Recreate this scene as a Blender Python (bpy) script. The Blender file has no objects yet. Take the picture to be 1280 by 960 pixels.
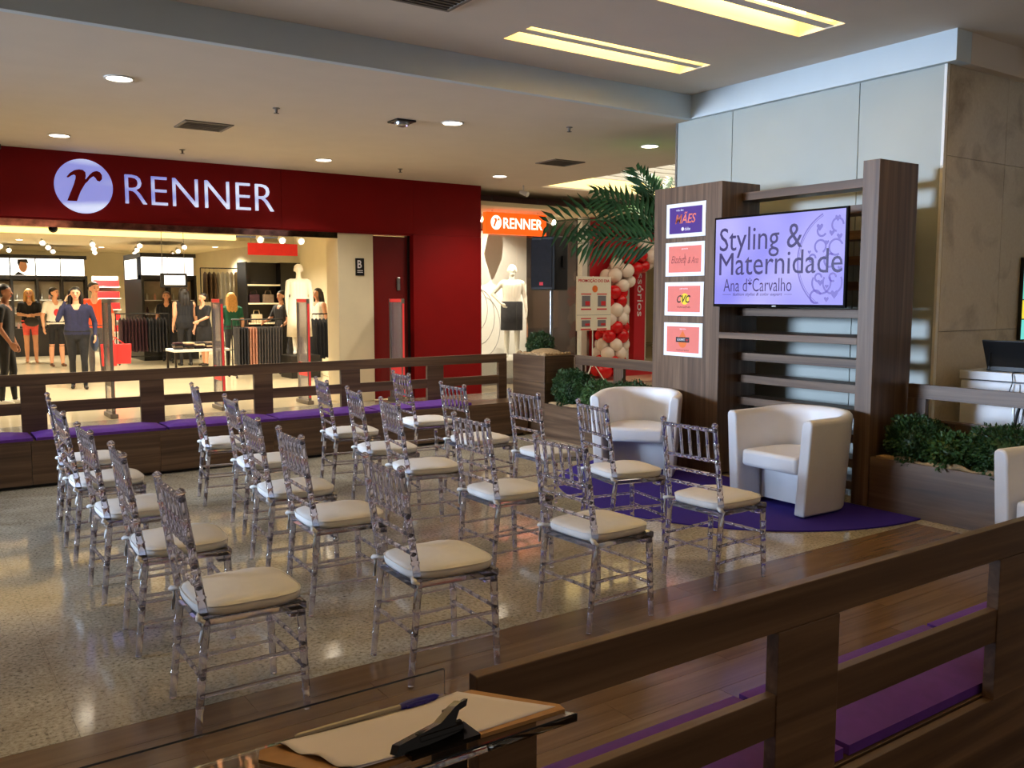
import bpy, bmesh, math, random
import numpy as np
from mathutils import Vector, Matrix
R = math.radians
random.seed(7)
rng = np.random.default_rng(7)
scene = bpy.context.scene
COL = scene.collection

# ------------------------------------------------------------------ camera
cam_d = bpy.data.cameras.new('camera')
cam_d.sensor_width = 36.0
cam_d.lens = 36.0 * 1110.0 / 1280.0
cam_d.clip_start = 0.05
cam_d.clip_end = 200
cam = bpy.data.objects.new('camera', cam_d)
COL.objects.link(cam)
cam.location = (0, 0, 1.6)
cam.rotation_euler = (R(90 - 5.608), 0, R(-34.7))
scene.camera = cam

# ------------------------------------------------------------------ world, large lights, exposure
world = bpy.data.worlds.new('world')
scene.world = world
world.use_nodes = True
bg = world.node_tree.nodes['Background']
bg.inputs[0].default_value = (1.0, 0.86, 0.74, 1)
bg.inputs[1].default_value = 0.17
scene.view_settings.view_transform = 'Standard'
scene.view_settings.look = 'None'
scene.view_settings.exposure = 0.0
scene.view_settings.gamma = 1.0
scene.view_settings.use_curve_mapping = False
scene.cycles.max_bounces = 10
scene.cycles.transparent_max_bounces = 40
scene.cycles.transmission_bounces = 8
scene.cycles.glossy_bounces = 4
scene.cycles.diffuse_bounces = 3
scene.cycles.sample_clamp_indirect = 4.0
scene.cycles.caustics_refractive = False
scene.cycles.caustics_reflective = False


def area_light(name, loc, target, sx, sy, power, color, spread=180):
    d = bpy.data.lights.new(name, 'AREA')
    d.shape = 'RECTANGLE'
    d.size, d.size_y = sx, sy
    d.energy = power
    d.color = color
    d.spread = R(spread)
    o = bpy.data.objects.new(name, d)
    COL.objects.link(o)
    o.location = loc
    v = Vector(target) - Vector(loc)
    o.rotation_euler = v.to_track_quat('-Z', 'Y').to_euler()
    return o


# daylight from an unseen, inferred mall entrance far to the left of the seating
area_light('entrance_daylight', (-8.8, 8.2, 2.4), (5, 5.3, 1.5), 4.5, 2.0, 275, (0.60, 0.76, 1.0), 44)
# unseen warm fill lamp added behind the camera for the mall hall lighting
area_light('hall_fill', (1.5, -2.5, 3.55), (1.5, -2.0, 0), 5.0, 1.0, 34, (1.0, 0.74, 0.46))

# ------------------------------------------------------------------ materials
MATS = {}


def srgb(r, g, b):
    f = lambda c: (c / 255 / 12.92) if c / 255 <= 0.04045 else ((c / 255 + 0.055) / 1.055) ** 2.4
    return (f(r), f(g), f(b), 1)


def new_mat(name):
    m = bpy.data.materials.new(name)
    m.use_nodes = True
    nt = m.node_tree
    b = nt.nodes['Principled BSDF']
    MATS[name] = m
    return m, nt, b


def noise_tint(nt, b, col, amount=0.12, scale=12.0, bump=0.0):
    n = nt.nodes.new('ShaderNodeTexNoise')
    n.inputs['Scale'].default_value = scale
    n.inputs['Detail'].default_value = 4
    tc = nt.nodes.new('ShaderNodeTexCoord')
    nt.links.new(tc.outputs['Object'], n.inputs['Vector'])
    r = nt.nodes.new('ShaderNodeValToRGB')
    c = np.array(col[:3])
    r.color_ramp.elements[0].position = 0.3
    r.color_ramp.elements[1].position = 0.7
    r.color_ramp.elements[0].color = (*np.clip(c * (1 - amount), 0, 1), 1)
    r.color_ramp.elements[1].color = (*np.clip(c * (1 + amount), 0, 1), 1)
    nt.links.new(n.outputs['Fac'], r.inputs['Fac'])
    nt.links.new(r.outputs['Color'], b.inputs['Base Color'])
    if bump:
        bp = nt.nodes.new('ShaderNodeBump')
        bp.inputs['Strength'].default_value = bump
        bp.inputs['Distance'].default_value = 0.01
        nt.links.new(n.outputs['Fac'], bp.inputs['Height'])
        nt.links.new(bp.outputs['Normal'], b.inputs['Normal'])


def plain(name, rgb, rough=0.6, metal=0.0, amount=0.06, scale=14.0, bump=0.0, coat=0.0, spec=0.5):
    m, nt, b = new_mat(name)
    noise_tint(nt, b, srgb(*rgb), amount, scale, bump)
    b.inputs['Roughness'].default_value = rough
    b.inputs['Metallic'].default_value = metal
    b.inputs['Coat Weight'].default_value = coat
    b.inputs['Specular IOR Level'].default_value = spec
    return m


def glow(name, rgb, strength, base=None):
    m, nt, b = new_mat(name)
    b.inputs['Base Color'].default_value = srgb(*(base or rgb))
    b.inputs['Emission Color'].default_value = srgb(*rgb)
    b.inputs['Emission Strength'].default_value = strength
    b.inputs['Roughness'].default_value = 0.4
    return m


def wood(name, axis):
    m, nt, b = new_mat(name)
    tc = nt.nodes.new('ShaderNodeTexCoord')
    mp = nt.nodes.new('ShaderNodeMapping')
    sc = [16.0, 16.0, 16.0]
    sc['xyz'.index(axis)] = 0.55
    mp.inputs['Scale'].default_value = sc
    nt.links.new(tc.outputs['Object'], mp.inputs['Vector'])
    oi = nt.nodes.new('ShaderNodeObjectInfo')
    add = nt.nodes.new('ShaderNodeVectorMath')
    add.operation = 'MULTIPLY_ADD'
    add.inputs[1].default_value = (1, 1, 1)
    comb = nt.nodes.new('ShaderNodeCombineXYZ')
    mul = nt.nodes.new('ShaderNodeMath')
    mul.operation = 'MULTIPLY'
    mul.inputs[1].default_value = 37.0
    nt.links.new(oi.outputs['Random'], mul.inputs[0])
    for k in range(3):
        nt.links.new(mul.outputs[0], comb.inputs[k])
    nt.links.new(mp.outputs[0], add.inputs[0])
    nt.links.new(comb.outputs[0], add.inputs[2])
    n1 = nt.nodes.new('ShaderNodeTexNoise')
    n1.inputs['Scale'].default_value = 1.0
    n1.inputs['Detail'].default_value = 6
    n1.inputs['Roughness'].default_value = 0.6
    n1.inputs['Distortion'].default_value = 0.6
    nt.links.new(add.outputs[0], n1.inputs['Vector'])
    r = nt.nodes.new('ShaderNodeValToRGB')
    e = r.color_ramp.elements
    e[0].position, e[0].color = 0.28, srgb(62, 44, 32)
    e[1].position, e[1].color = 0.74, srgb(126, 101, 78)
    x = e.new(0.5)
    x.color = srgb(93, 71, 53)
    nt.links.new(n1.outputs['Fac'], r.inputs['Fac'])
    nt.links.new(r.outputs['Color'], b.inputs['Base Color'])
    b.inputs['Roughness'].default_value = 0.42
    bp = nt.nodes.new('ShaderNodeBump')
    bp.inputs['Strength'].default_value = 0.08
    bp.inputs['Distance'].default_value = 0.004
    nt.links.new(n1.outputs['Fac'], bp.inputs['Height'])
    nt.links.new(bp.outputs['Normal'], b.inputs['Normal'])
    return m


def granite(name):
    m, nt, b = new_mat(name)
    tc = nt.nodes.new('ShaderNodeTexCoord')
    geo = nt.nodes.new('ShaderNodeNewGeometry')
    n1 = nt.nodes.new('ShaderNodeTexNoise')
    n1.inputs['Scale'].default_value = 55
    n1.inputs['Detail'].default_value = 6
    n1.inputs['Roughness'].default_value = 0.75
    n2 = nt.nodes.new('ShaderNodeTexNoise')
    n2.inputs['Scale'].default_value = 1.7
    n2.inputs['Detail'].default_value = 5
    n2.inputs['Distortion'].default_value = 1.2
    for n in (n1, n2):
        nt.links.new(geo.outputs['Position'], n.inputs['Vector'])
    r1 = nt.nodes.new('ShaderNodeValToRGB')
    e = r1.color_ramp.elements
    e[0].position, e[0].color = 0.34, srgb(78, 70, 62)
    e[1].position, e[1].color = 0.46, srgb(182, 174, 154)
    x = e.new(0.66)
    x.color = srgb(216, 209, 192)
    nt.links.new(n1.outputs['Fac'], r1.inputs['Fac'])
    r2 = nt.nodes.new('ShaderNodeValToRGB')
    e = r2.color_ramp.elements
    e[0].position, e[0].color = 0.35, (0.62, 0.57, 0.52, 1)
    e[1].position, e[1].color = 0.62, (1, 1, 1, 1)
    nt.links.new(n2.outputs['Fac'], r2.inputs['Fac'])
    mx = nt.nodes.new('ShaderNodeMix')
    mx.data_type = 'RGBA'
    mx.blend_type = 'MULTIPLY'
    mx.inputs[0].default_value = 0.75
    nt.links.new(r1.outputs['Color'], mx.inputs[6])
    nt.links.new(r2.outputs['Color'], mx.inputs[7])
    nt.links.new(mx.outputs[2], b.inputs['Base Color'])
    b.inputs['Roughness'].default_value = 0.10
    b.inputs['Specular IOR Level'].default_value = 0.62
    return m


def acrylic(name, tint, refl=0.10):
    # clear cast plastic: light passes through, Fresnel gloss on the surface, a little haze
    m = bpy.data.materials.new(name)
    m.use_nodes = True
    nt = m.node_tree
    nt.nodes.clear()
    out = nt.nodes.new('ShaderNodeOutputMaterial')
    tr = nt.nodes.new('ShaderNodeBsdfTransparent')
    tr.inputs[0].default_value = (*tint, 1)
    gl = nt.nodes.new('ShaderNodeBsdfGlossy')
    gl.inputs['Roughness'].default_value = 0.06
    gl.inputs['Color'].default_value = (1, 1, 1, 1)
    df = nt.nodes.new('ShaderNodeBsdfDiffuse')
    df.inputs['Color'].default_value = (0.62, 0.58, 0.72, 1)
    lw = nt.nodes.new('ShaderNodeLayerWeight')
    lw.inputs['Blend'].default_value = 0.5
    fr = nt.nodes.new('ShaderNodeMath')
    fr.operation = 'POWER'
    fr.inputs[1].default_value = 5.0
    nt.links.new(lw.outputs['Facing'], fr.inputs[0])
    m1 = nt.nodes.new('ShaderNodeMixShader')
    m2 = nt.nodes.new('ShaderNodeMixShader')
    m1.inputs[0].default_value = refl
    nt.links.new(tr.outputs[0], m1.inputs[1])
    nt.links.new(df.outputs[0], m1.inputs[2])
    mm = nt.nodes.new('ShaderNodeMath')
    mm.operation = 'MULTIPLY_ADD'
    mm.inputs[1].default_value = 0.95
    mm.inputs[2].default_value = 0.04
    nt.links.new(fr.outputs[0], mm.inputs[0])
    nt.links.new(mm.outputs[0], m2.inputs[0])
    nt.links.new(m1.outputs[0], m2.inputs[1])
    nt.links.new(gl.outputs[0], m2.inputs[2])
    nt.links.new(m2.outputs[0], out.inputs[0])
    MATS[name] = m
    return m


def clear_plastic(name):
    m, nt, b = new_mat(name)
    b.inputs['Base Color'].default_value = (0.80, 0.785, 0.91, 1)
    b.inputs['Transmission Weight'].default_value = 0.92
    b.inputs['Roughness'].default_value = 0.05
    b.inputs['IOR'].default_value = 1.30
    return m


for ax in 'xyz':
    wood('wood_' + ax, ax)
granite('granite')
clear_plastic('acrylic')
m_, nt_, b_ = new_mat('stand_acrylic')
b_.inputs['Base Color'].default_value = (0.97, 0.97, 0.95, 1)
b_.inputs['Transmission Weight'].default_value = 1.0
b_.inputs['Roughness'].default_value = 0.02
b_.inputs['IOR'].default_value = 1.45
acrylic('sheet_acrylic', (0.955, 0.955, 0.95), 0.01)
acrylic('pane_glass', (0.97, 0.98, 0.97), 0.0)
acrylic('gate_panel', (0.74, 0.72, 0.70), 0.25)
plain('joint', (104, 94, 80), 0.8)
plain('ceiling_paint', (226, 214, 200), 0.9, amount=0.02, scale=3)
plain('band_cool_tint', (214, 226, 232), 0.9, amount=0.02, scale=3)  # cooler than the ceiling: bluish light on the band put into its colour
plain('wall_panel', (172, 178, 172), 0.6, amount=0.03, scale=2)
plain('red_panel', (136, 7, 9), 0.6, amount=0.06, scale=2, spec=0.2)
plain('portal_red', (196, 34, 46), 0.4, amount=0.05, scale=2)
plain('red_door', (116, 22, 18), 0.25, amount=0.05, scale=2)
plain('cream_paint', (238, 224, 190), 0.7, amount=0.03, scale=3)
plain('store_floor', (226, 210, 176), 0.12, amount=0.04, scale=2)
plain('store_wall', (242, 230, 200), 0.8, amount=0.03, scale=2)
plain('store_ceiling', (240, 226, 190), 0.9, amount=0.02, scale=2)
plain('mauve', (176, 138, 132), 0.8, amount=0.03)
plain('dark_brown', (58, 42, 36), 0.6, amount=0.2, scale=3)
plain('black', (14, 13, 14), 0.45, amount=0.2)
plain('black_gloss', (8, 8, 10), 0.15, amount=0.2)
plain('black_cloth', (20, 20, 26), 0.9, amount=0.3, bump=0.3)
plain('dark_metal', (52, 48, 46), 0.4, metal=0.8)
plain('steel', (170, 168, 165), 0.3, metal=0.9)
plain('mirror_red', (150, 96, 84), 0.08, metal=1.0, amount=0.5, scale=9)
plain('grey_vent', (118, 108, 98), 0.6)
plain('purple_cloth', (94, 44, 150), 0.75, amount=0.10, scale=20, bump=0.1)
plain('carpet', (42, 14, 138), 0.95, amount=0.14, scale=160, bump=0.4)
plain('cushion', (240, 238, 236), 0.62, amount=0.03, scale=9, bump=0.15)
plain('leather', (228, 228, 232), 0.42, amount=0.02, scale=8, bump=0.06)
plain('white_gloss', (232, 234, 238), 0.3, amount=0.02)
plain('white', (238, 236, 230), 0.6, amount=0.02)
plain('mannequin', (240, 236, 224), 0.35, amount=0.02)
plain('paper', (232, 226, 236), 0.7, amount=0.02, scale=6)
plain('mdf', (172, 130, 84), 0.6, amount=0.10, scale=30)
plain('burlap', (164, 136, 98), 0.95, amount=0.2, scale=60, bump=0.6)
plain('soil', (48, 34, 24), 0.95, amount=0.3, scale=30, bump=0.6)
plain('leaf_dark', (40, 70, 30), 0.5, amount=0.45, scale=18)
plain('leaf_mid', (62, 92, 44), 0.5, amount=0.4, scale=18)
plain('palm_leaf', (40, 74, 30), 0.65, amount=0.35, scale=6)
plain('trunk', (96, 78, 52), 0.9, amount=0.25, scale=30, bump=0.5)
plain('skin', (206, 150, 118), 0.55, amount=0.05)
plain('skin_dark', (150, 100, 74), 0.55, amount=0.05)
plain('hair_black', (20, 15, 14), 0.5, amount=0.3, scale=40)
plain('hair_blond', (190, 140, 74), 0.5, amount=0.25, scale=40)
plain('hair_brown', (86, 54, 34), 0.5, amount=0.25, scale=40)
plain('navy', (26, 28, 62), 0.85, amount=0.2)
plain('denim', (44, 58, 92), 0.85, amount=0.2)
plain('coral', (232, 92, 84), 0.85, amount=0.1)
plain('orange_cloth', (226, 74, 34), 0.85, amount=0.1)
plain('green_cloth', (18, 84, 62), 0.85, amount=0.15)
plain('white_cloth', (236, 230, 218), 0.85, amount=0.05)
plain('beige_cloth', (206, 184, 150), 0.85, amount=0.1)
plain('taupe_cloth', (118, 98, 80), 0.85, amount=0.15)
plain('burgundy', (56, 24, 34), 0.85, amount=0.25)
plain('charcoal', (44, 44, 50), 0.85, amount=0.25)
plain('grey_cloth', (72, 68, 70), 0.85, amount=0.2)
plain('pink_cloth', (190, 138, 118), 0.85, amount=0.12)
plain('print_cloth', (196, 160, 112), 0.85, amount=0.6, scale=30)
plain('red_bag', (226, 40, 44), 0.5, amount=0.05)
plain('balloon_red', (214, 18, 26), 0.18, amount=0.03)
plain('balloon_white', (244, 226, 214), 0.22, amount=0.02)
plain('poster_white', (236, 238, 244), 0.5, amount=0.01)
plain('poster_coral', (226, 118, 104), 0.55, amount=0.02)
plain('poster_purple', (66, 20, 122), 0.55, amount=0.02)
plain('ink_coral', (238, 130, 104), 0.6, amount=0.02)
plain('ink_dark', (120, 26, 40), 0.6, amount=0.02)
plain('ink_brown', (70, 30, 24), 0.6, amount=0.02)
plain('ink_black', (24, 20, 22), 0.6, amount=0.02)
plain('ink_white', (240, 236, 240), 0.6, amount=0.02)
plain('ink_yellow', (240, 208, 40), 0.6, amount=0.02)
plain('ink_orange', (226, 110, 40), 0.6, amount=0.02)
plain('ink_red', (206, 40, 50), 0.6, amount=0.02)
plain('ink_grey', (120, 116, 124), 0.6, amount=0.02)
plain('sign_board', (238, 226, 208), 0.5, amount=0.02)
plain('pen_blue', (30, 24, 130), 0.3, amount=0.02)
plain('plastic_clear_grey', (150, 140, 128), 0.25, amount=0.05)
plain('stone_wash', (150, 138, 118), 0.3, amount=0.2, scale=4)
glow('lamp_white', (255, 240, 216), 14)
glow('lamp_warm', (255, 222, 152), 11)
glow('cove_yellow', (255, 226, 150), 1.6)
glow('skylight_glow', (255, 246, 224), 1.7)
glow('lightbox', (255, 252, 244), 1.8)
glow('sign_metal', (178, 178, 246), 0.72)
glow('sign_orange', (255, 84, 12), 1.3)
glow('sign_white', (255, 236, 214), 2.0)
glow('screen_side', (110, 220, 210), 1.0)
glow('screen_yellow', (240, 220, 70), 1.0)
glow('tag_red', (220, 60, 60), 0.35)
glow('tv_ink', (62, 38, 120), 0.55, (20, 10, 40))
glow('tv_orn', (128, 116, 214), 0.8, (20, 10, 40))
glow('neon_violet', (206, 190, 255), 2.0)


def sign_silver():
    # glowing silver: bands put the metal's reflections and highlights into the emission colour
    m = MATS['sign_metal']
    nt = m.node_tree
    b = nt.nodes['Principled BSDF']
    tc = nt.nodes.new('ShaderNodeTexCoord')
    mp = nt.nodes.new('ShaderNodeMapping')
    mp.inputs['Scale'].default_value = (.35, .35, 4.6)
    n = nt.nodes.new('ShaderNodeTexNoise')
    n.inputs['Scale'].default_value = 1.0
    n.inputs['Detail'].default_value = 0.0
    r = nt.nodes.new('ShaderNodeValToRGB')
    e = r.color_ramp.elements
    e[0].position, e[0].color = 0.38, srgb(126, 136, 214)
    e[1].position, e[1].color = 0.62, srgb(222, 234, 255)
    nt.links.new(tc.outputs['Object'], mp.inputs[0])
    nt.links.new(mp.outputs[0], n.inputs['Vector'])
    nt.links.new(n.outputs['Fac'], r.inputs[0])
    nt.links.new(r.outputs[0], b.inputs['Emission Color'])
    b.inputs['Emission Strength'].default_value = 0.85


sign_silver()


def tv_screen():
    m, nt, b = new_mat('tv_screen')
    tc = nt.nodes.new('ShaderNodeTexCoord')
    n = nt.nodes.new('ShaderNodeTexNoise')
    n.inputs['Scale'].default_value = 1.6
    n.inputs['Detail'].default_value = 1
    nt.links.new(tc.outputs['Object'], n.inputs['Vector'])
    r = nt.nodes.new('ShaderNodeValToRGB')
    e = r.color_ramp.elements
    e[0].position, e[0].color = 0.3, srgb(146, 142, 246)
    e[1].position, e[1].color = 0.7, srgb(190, 184, 252)
    nt.links.new(n.outputs['Fac'], r.inputs['Fac'])
    nt.links.new(r.outputs['Color'], b.inputs['Emission Color'])
    b.inputs['Emission Strength'].default_value = 1.0
    b.inputs['Base Color'].default_value = (0.01, 0.01, 0.015, 1)
    b.inputs['Roughness'].default_value = 0.25


tv_screen()


def marble():
    m, nt, b = new_mat('marble')
    geo = nt.nodes.new('ShaderNodeNewGeometry')
    n1 = nt.nodes.new('ShaderNodeTexNoise')
    n1.inputs['Scale'].default_value = 2.2
    n1.inputs['Detail'].default_value = 8
    n1.inputs['Distortion'].default_value = 0.8
    n2 = nt.nodes.new('ShaderNodeTexNoise')
    n2.inputs['Scale'].default_value = 50
    n2.inputs['Detail'].default_value = 4
    nt.links.new(geo.outputs['Position'], n1.inputs['Vector'])
    nt.links.new(geo.outputs['Position'], n2.inputs['Vector'])
    r = nt.nodes.new('ShaderNodeValToRGB')
    e = r.color_ramp.elements
    e[0].position, e[0].color = 0.28, srgb(158, 142, 118)
    e[1].position, e[1].color = 0.5, srgb(208, 196, 174)
    nt.links.new(n1.outputs['Fac'], r.inputs['Fac'])
    mx = nt.nodes.new('ShaderNodeMix')
    mx.data_type = 'RGBA'
    mx.blend_type = 'OVERLAY'
    mx.inputs[0].default_value = 0.18
    nt.links.new(r.outputs['Color'], mx.inputs[6])
    nt.links.new(n2.outputs['Fac'], mx.inputs[7])
    nt.links.new(mx.outputs[2], b.inputs['Base Color'])
    b.inputs['Roughness'].default_value = 0.35


marble()


def plank_mat():
    m = MATS['wood_x'].copy()
    m.name = 'plank_wood'
    nt = m.node_tree
    for n in nt.nodes:
        if n.type == 'VALTORGB':
            cols = [(102, 78, 56), (118, 92, 67), (134, 107, 80)]
            for e, c in zip(n.color_ramp.elements, cols):
                e.color = srgb(*c)
    b = nt.nodes['Principled BSDF']
    b.inputs['Roughness'].default_value = 0.2
    b.inputs['Specular IOR Level'].default_value = 0.5
    MATS['plank_wood'] = m


plank_mat()


# ------------------------------------------------------------------ mesh builder
class MB:
    def __init__(s):
        s.v, s.f, s.mi = [], [], []
        s.cur = 0

    def _add(s, vs, fs):
        o = len(s.v)
        s.v += [tuple(p) for p in vs]
        s.f += [tuple(i + o for i in f) for f in fs]
        s.mi += [s.cur] * len(fs)
        return s

    def box(s, x0, x1, y0, y1, z0, z1):
        x0, x1 = min(x0, x1), max(x0, x1)
        y0, y1 = min(y0, y1), max(y0, y1)
        z0, z1 = min(z0, z1), max(z0, z1)
        vs = [(x0, y0, z0), (x1, y0, z0), (x1, y1, z0), (x0, y1, z0), (x0, y0, z1), (x1, y0, z1), (x1, y1, z1), (x0, y1, z1)]
        return s._add(vs, [(0, 3, 2, 1), (4, 5, 6, 7), (0, 1, 5, 4), (1, 2, 6, 5), (2, 3, 7, 6), (3, 0, 4, 7)])

    def tube(s, pts, rad, n=8, caps=True):
        pts = [Vector(p) for p in pts]
        if not hasattr(rad, '__len__'):
            rad = [rad] * len(pts)
        rings = []
        ref = None
        for i, p in enumerate(pts):
            a = pts[max(i - 1, 0)]
            b = pts[min(i + 1, len(pts) - 1)]
            t = (b - a).normalized()
            if ref is None:
                ref = Vector((0, 0, 1)) if abs(t.z) < 0.9 else Vector((1, 0, 0))
            u = t.cross(ref).normalized()
            w = t.cross(u).normalized()
            ref = -w if False else ref
            rings.append([p + (u * math.cos(2 * math.pi * k / n) + w * math.sin(2 * math.pi * k / n)) * rad[i] for k in range(n)])
        vs = [q for r in rings for q in r]
        fs = []
        for i in range(len(rings) - 1):
            for k in range(n):
                a, b = i * n + k, i * n + (k + 1) % n
                fs.append((a, b, b + n, a + n))
        if caps:
            fs.append(tuple(range(n))[::-1])
            o = (len(rings) - 1) * n
            fs.append(tuple(o + k for k in range(n)))
        return s._add(vs, fs)

    def ball(s, c, r, nu=10, nv=7):
        if not hasattr(r, '__len__'):
            r = (r, r, r)
        vs = [(c[0], c[1], c[2] + r[2])]
        for j in range(1, nv):
            th = math.pi * j / nv
            for k in range(nu):
                a = 2 * math.pi * k / nu
                vs.append((c[0] + r[0] * math.sin(th) * math.cos(a), c[1] + r[1] * math.sin(th) * math.sin(a), c[2] + r[2] * math.cos(th)))
        vs.append((c[0], c[1], c[2] - r[2]))
        fs = [(0, 1 + k, 1 + (k + 1) % nu) for k in range(nu)]
        for j in range(nv - 2):
            for k in range(nu):
                a, b = 1 + j * nu + k, 1 + j * nu + (k + 1) % nu
                fs.append((a, a + nu, b + nu, b))
        L = len(vs) - 1
        o = 1 + (nv - 2) * nu
        fs += [(o + k, L, o + (k + 1) % nu) for k in range(nu)]
        return s._add(vs, fs)

    def lathe(s, prof, c=(0, 0, 0), n=20):
        vs, fs = [], []
        for r, z in prof:
            for k in range(n):
                a = 2 * math.pi * k / n
                vs.append((c[0] + r * math.cos(a), c[1] + r * math.sin(a), c[2] + z))
        for i in range(len(prof) - 1):
            for k in range(n):
                a, b = i * n + k, i * n + (k + 1) % n
                fs.append((a, b, b + n, a + n))
        fs.append(tuple(range(n))[::-1])
        fs.append(tuple((len(prof) - 1) * n + k for k in range(n)))
        return s._add(vs, fs)

    def prism(s, poly, fr, w0, w1):
        # poly in the (u, v) plane of frame fr = (origin, right, up); w along the normal
        o, r, u = (Vector(q) for q in fr)
        nrm = r.cross(u)
        n = len(poly)
        vs = [o + r * a + u * b + nrm * w0 for a, b in poly] + [o + r * a + u * b + nrm * w1 for a, b in poly]
        fs = [tuple(range(n))[::-1], tuple(range(n, 2 * n))]
        for k in range(n):
            fs.append((k, (k + 1) % n, (k + 1) % n + n, k + n))
        return s._add(vs, fs)

    def mesh(s, name, mats, smooth=False, sharp=None):
        me = bpy.data.meshes.new(name)
        me.from_pydata(s.v, [], s.f)
        for m in (mats if isinstance(mats, (list, tuple)) else [mats]):
            me.materials.append(MATS[m])
        if any(s.mi):
            me.polygons.foreach_set('material_index', s.mi)
        if smooth:
            me.polygons.foreach_set('use_smooth', [True] * len(me.polygons))
            if sharp:
                me.set_sharp_from_angle(angle=R(sharp))
        me.update()
        return me

    def build(s, name, mats, parent=None, smooth=False, sharp=None, bevel=0):
        return obj(name, s.mesh(name, mats, smooth, sharp), parent, bevel)


def obj(name, me, parent=None, bevel=0, loc=None, rz=None):
    o = bpy.data.objects.new(name, me)
    COL.objects.link(o)
    if parent is not None:
        o.parent = parent
    if loc is not None:
        o.location = loc
    if rz is not None:
        o.rotation_euler = (0, 0, rz)
    if bevel:
        md = o.modifiers.new('bevel', 'BEVEL')
        md.width = bevel
        md.segments = 2
        md.limit_method = 'ANGLE'
    return o


def tag(o, label, cat, group=None):
    o['label'] = label
    o['category'] = cat
    if group:
        o['group'] = group
    return o


def thing(name, label, cat, loc=(0, 0, 0), rz=0.0, group=None):
    o = bpy.data.objects.new(name, None)
    o.empty_display_size = 0.1
    COL.objects.link(o)
    o.location = loc
    o.rotation_euler = (0, 0, rz)
    return tag(o, label, cat, group)


def struct(o):
    o['kind'] = 'structure'
    return o


def sempty(name):
    o = bpy.data.objects.new(name, None)
    COL.objects.link(o)
    o['kind'] = 'structure'
    return o


def copy_tree(o, parent=None):
    c = o.copy()
    COL.objects.link(c)
    if parent is not None:
        c.parent = parent
    for ch in list(o.children):
        copy_tree(ch, c)
    return c


def bx(*a):
    return MB().box(*a)


# flat lettering on a plane: the built-in font, fitted to a box (u0..u1, v0..v1) of a frame
def text(name, string, fr, u0, u1, v0, v1, mat, parent, depth=0.002, w=0.0, shear=0.0, fat=0.0):
    cu = bpy.data.curves.new(name, 'FONT')
    cu.body = string
    cu.shear = shear
    cu.offset = fat
    cu.resolution_u = 3
    cu.fill_mode = 'FRONT'
    tmp = bpy.data.objects.new('tmp', cu)
    COL.objects.link(tmp)
    bpy.context.view_layer.update()
    dg = bpy.context.evaluated_depsgraph_get()
    me = bpy.data.meshes.new_from_object(tmp.evaluated_get(dg))
    bpy.data.objects.remove(tmp)
    bpy.data.curves.remove(cu)
    n = len(me.vertices)
    co = np.empty(n * 3)
    me.vertices.foreach_get('co', co)
    co = co.reshape(-1, 3)
    lo, hi = co.min(0), co.max(0)
    uu = u0 + (co[:, 0] - lo[0]) / (hi[0] - lo[0]) * (u1 - u0)
    vv = v0 + (co[:, 1] - lo[1]) / (hi[1] - lo[1]) * (v1 - v0)
    o, r, u = (np.array(q, float) for q in fr)
    nrm = np.cross(r, u)
    P = o + uu[:, None] * r + vv[:, None] * u + nrm * (w + depth)
    me.vertices.foreach_set('co', P.ravel())
    me.materials.clear()
    me.materials.append(MATS[mat])
    bm = bmesh.new()
    bm.from_mesh(me)
    res = bmesh.ops.extrude_face_region(bm, geom=bm.faces[:])
    vs = [g for g in res['geom'] if isinstance(g, bmesh.types.BMVert)]
    bmesh.ops.translate(bm, verts=vs, vec=Vector(-nrm * depth))
    bmesh.ops.recalc_face_normals(bm, faces=bm.faces[:])
    bm.to_mesh(me)
    bm.free()
    me.name = name
    return obj(name, me, parent)


FX = lambda x, y, z: ((x, y, z), (1, 0, 0), (0, 0, 1))        # plane facing -Y
FT = lambda x, y, z: ((x, y, z), (0, -1, 0), (0, 0, 1))       # plane facing -X


def slab_with_holes(name, mat, x0, x1, y0, y1, z0, z1, holes):
    xs = sorted({x0, x1, *[h[0] for h in holes], *[h[1] for h in holes]})
    ys = sorted({y0, y1, *[h[2] for h in holes], *[h[3] for h in holes]})
    m = MB()
    for a, b in zip(xs, xs[1:]):
        for c, d in zip(ys, ys[1:]):
            cx, cy = (a + b) / 2, (c + d) / 2
            if not any(h[0] < cx < h[1] and h[2] < cy < h[3] for h in holes):
                m.box(a, b, c, d, z0, z1)
    return m.build(name, mat)

# ================================================================== THE SETTING
# ---- floor: granite tiles, wood-look planks in front, pale store floor
floor = sempty('floor')
bx(-9, 22, -4, 12.45, -0.08, -0.004).build('subfloor', 'joint', floor)
TS = 0.9
tile_me = {}


def floor_tile(x0, x1, y0, y1):
    w, d = round(x1 - x0, 3), round(y1 - y0, 3)
    if (w, d) not in tile_me:
        g = 0.0006
        tile_me[(w, d)] = bx(g, w - g, g, d - g, -0.02, 0).mesh('tile', 'granite')
    obj('tile', tile_me[(w, d)], floor, loc=(x0, y0, 0))


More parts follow.
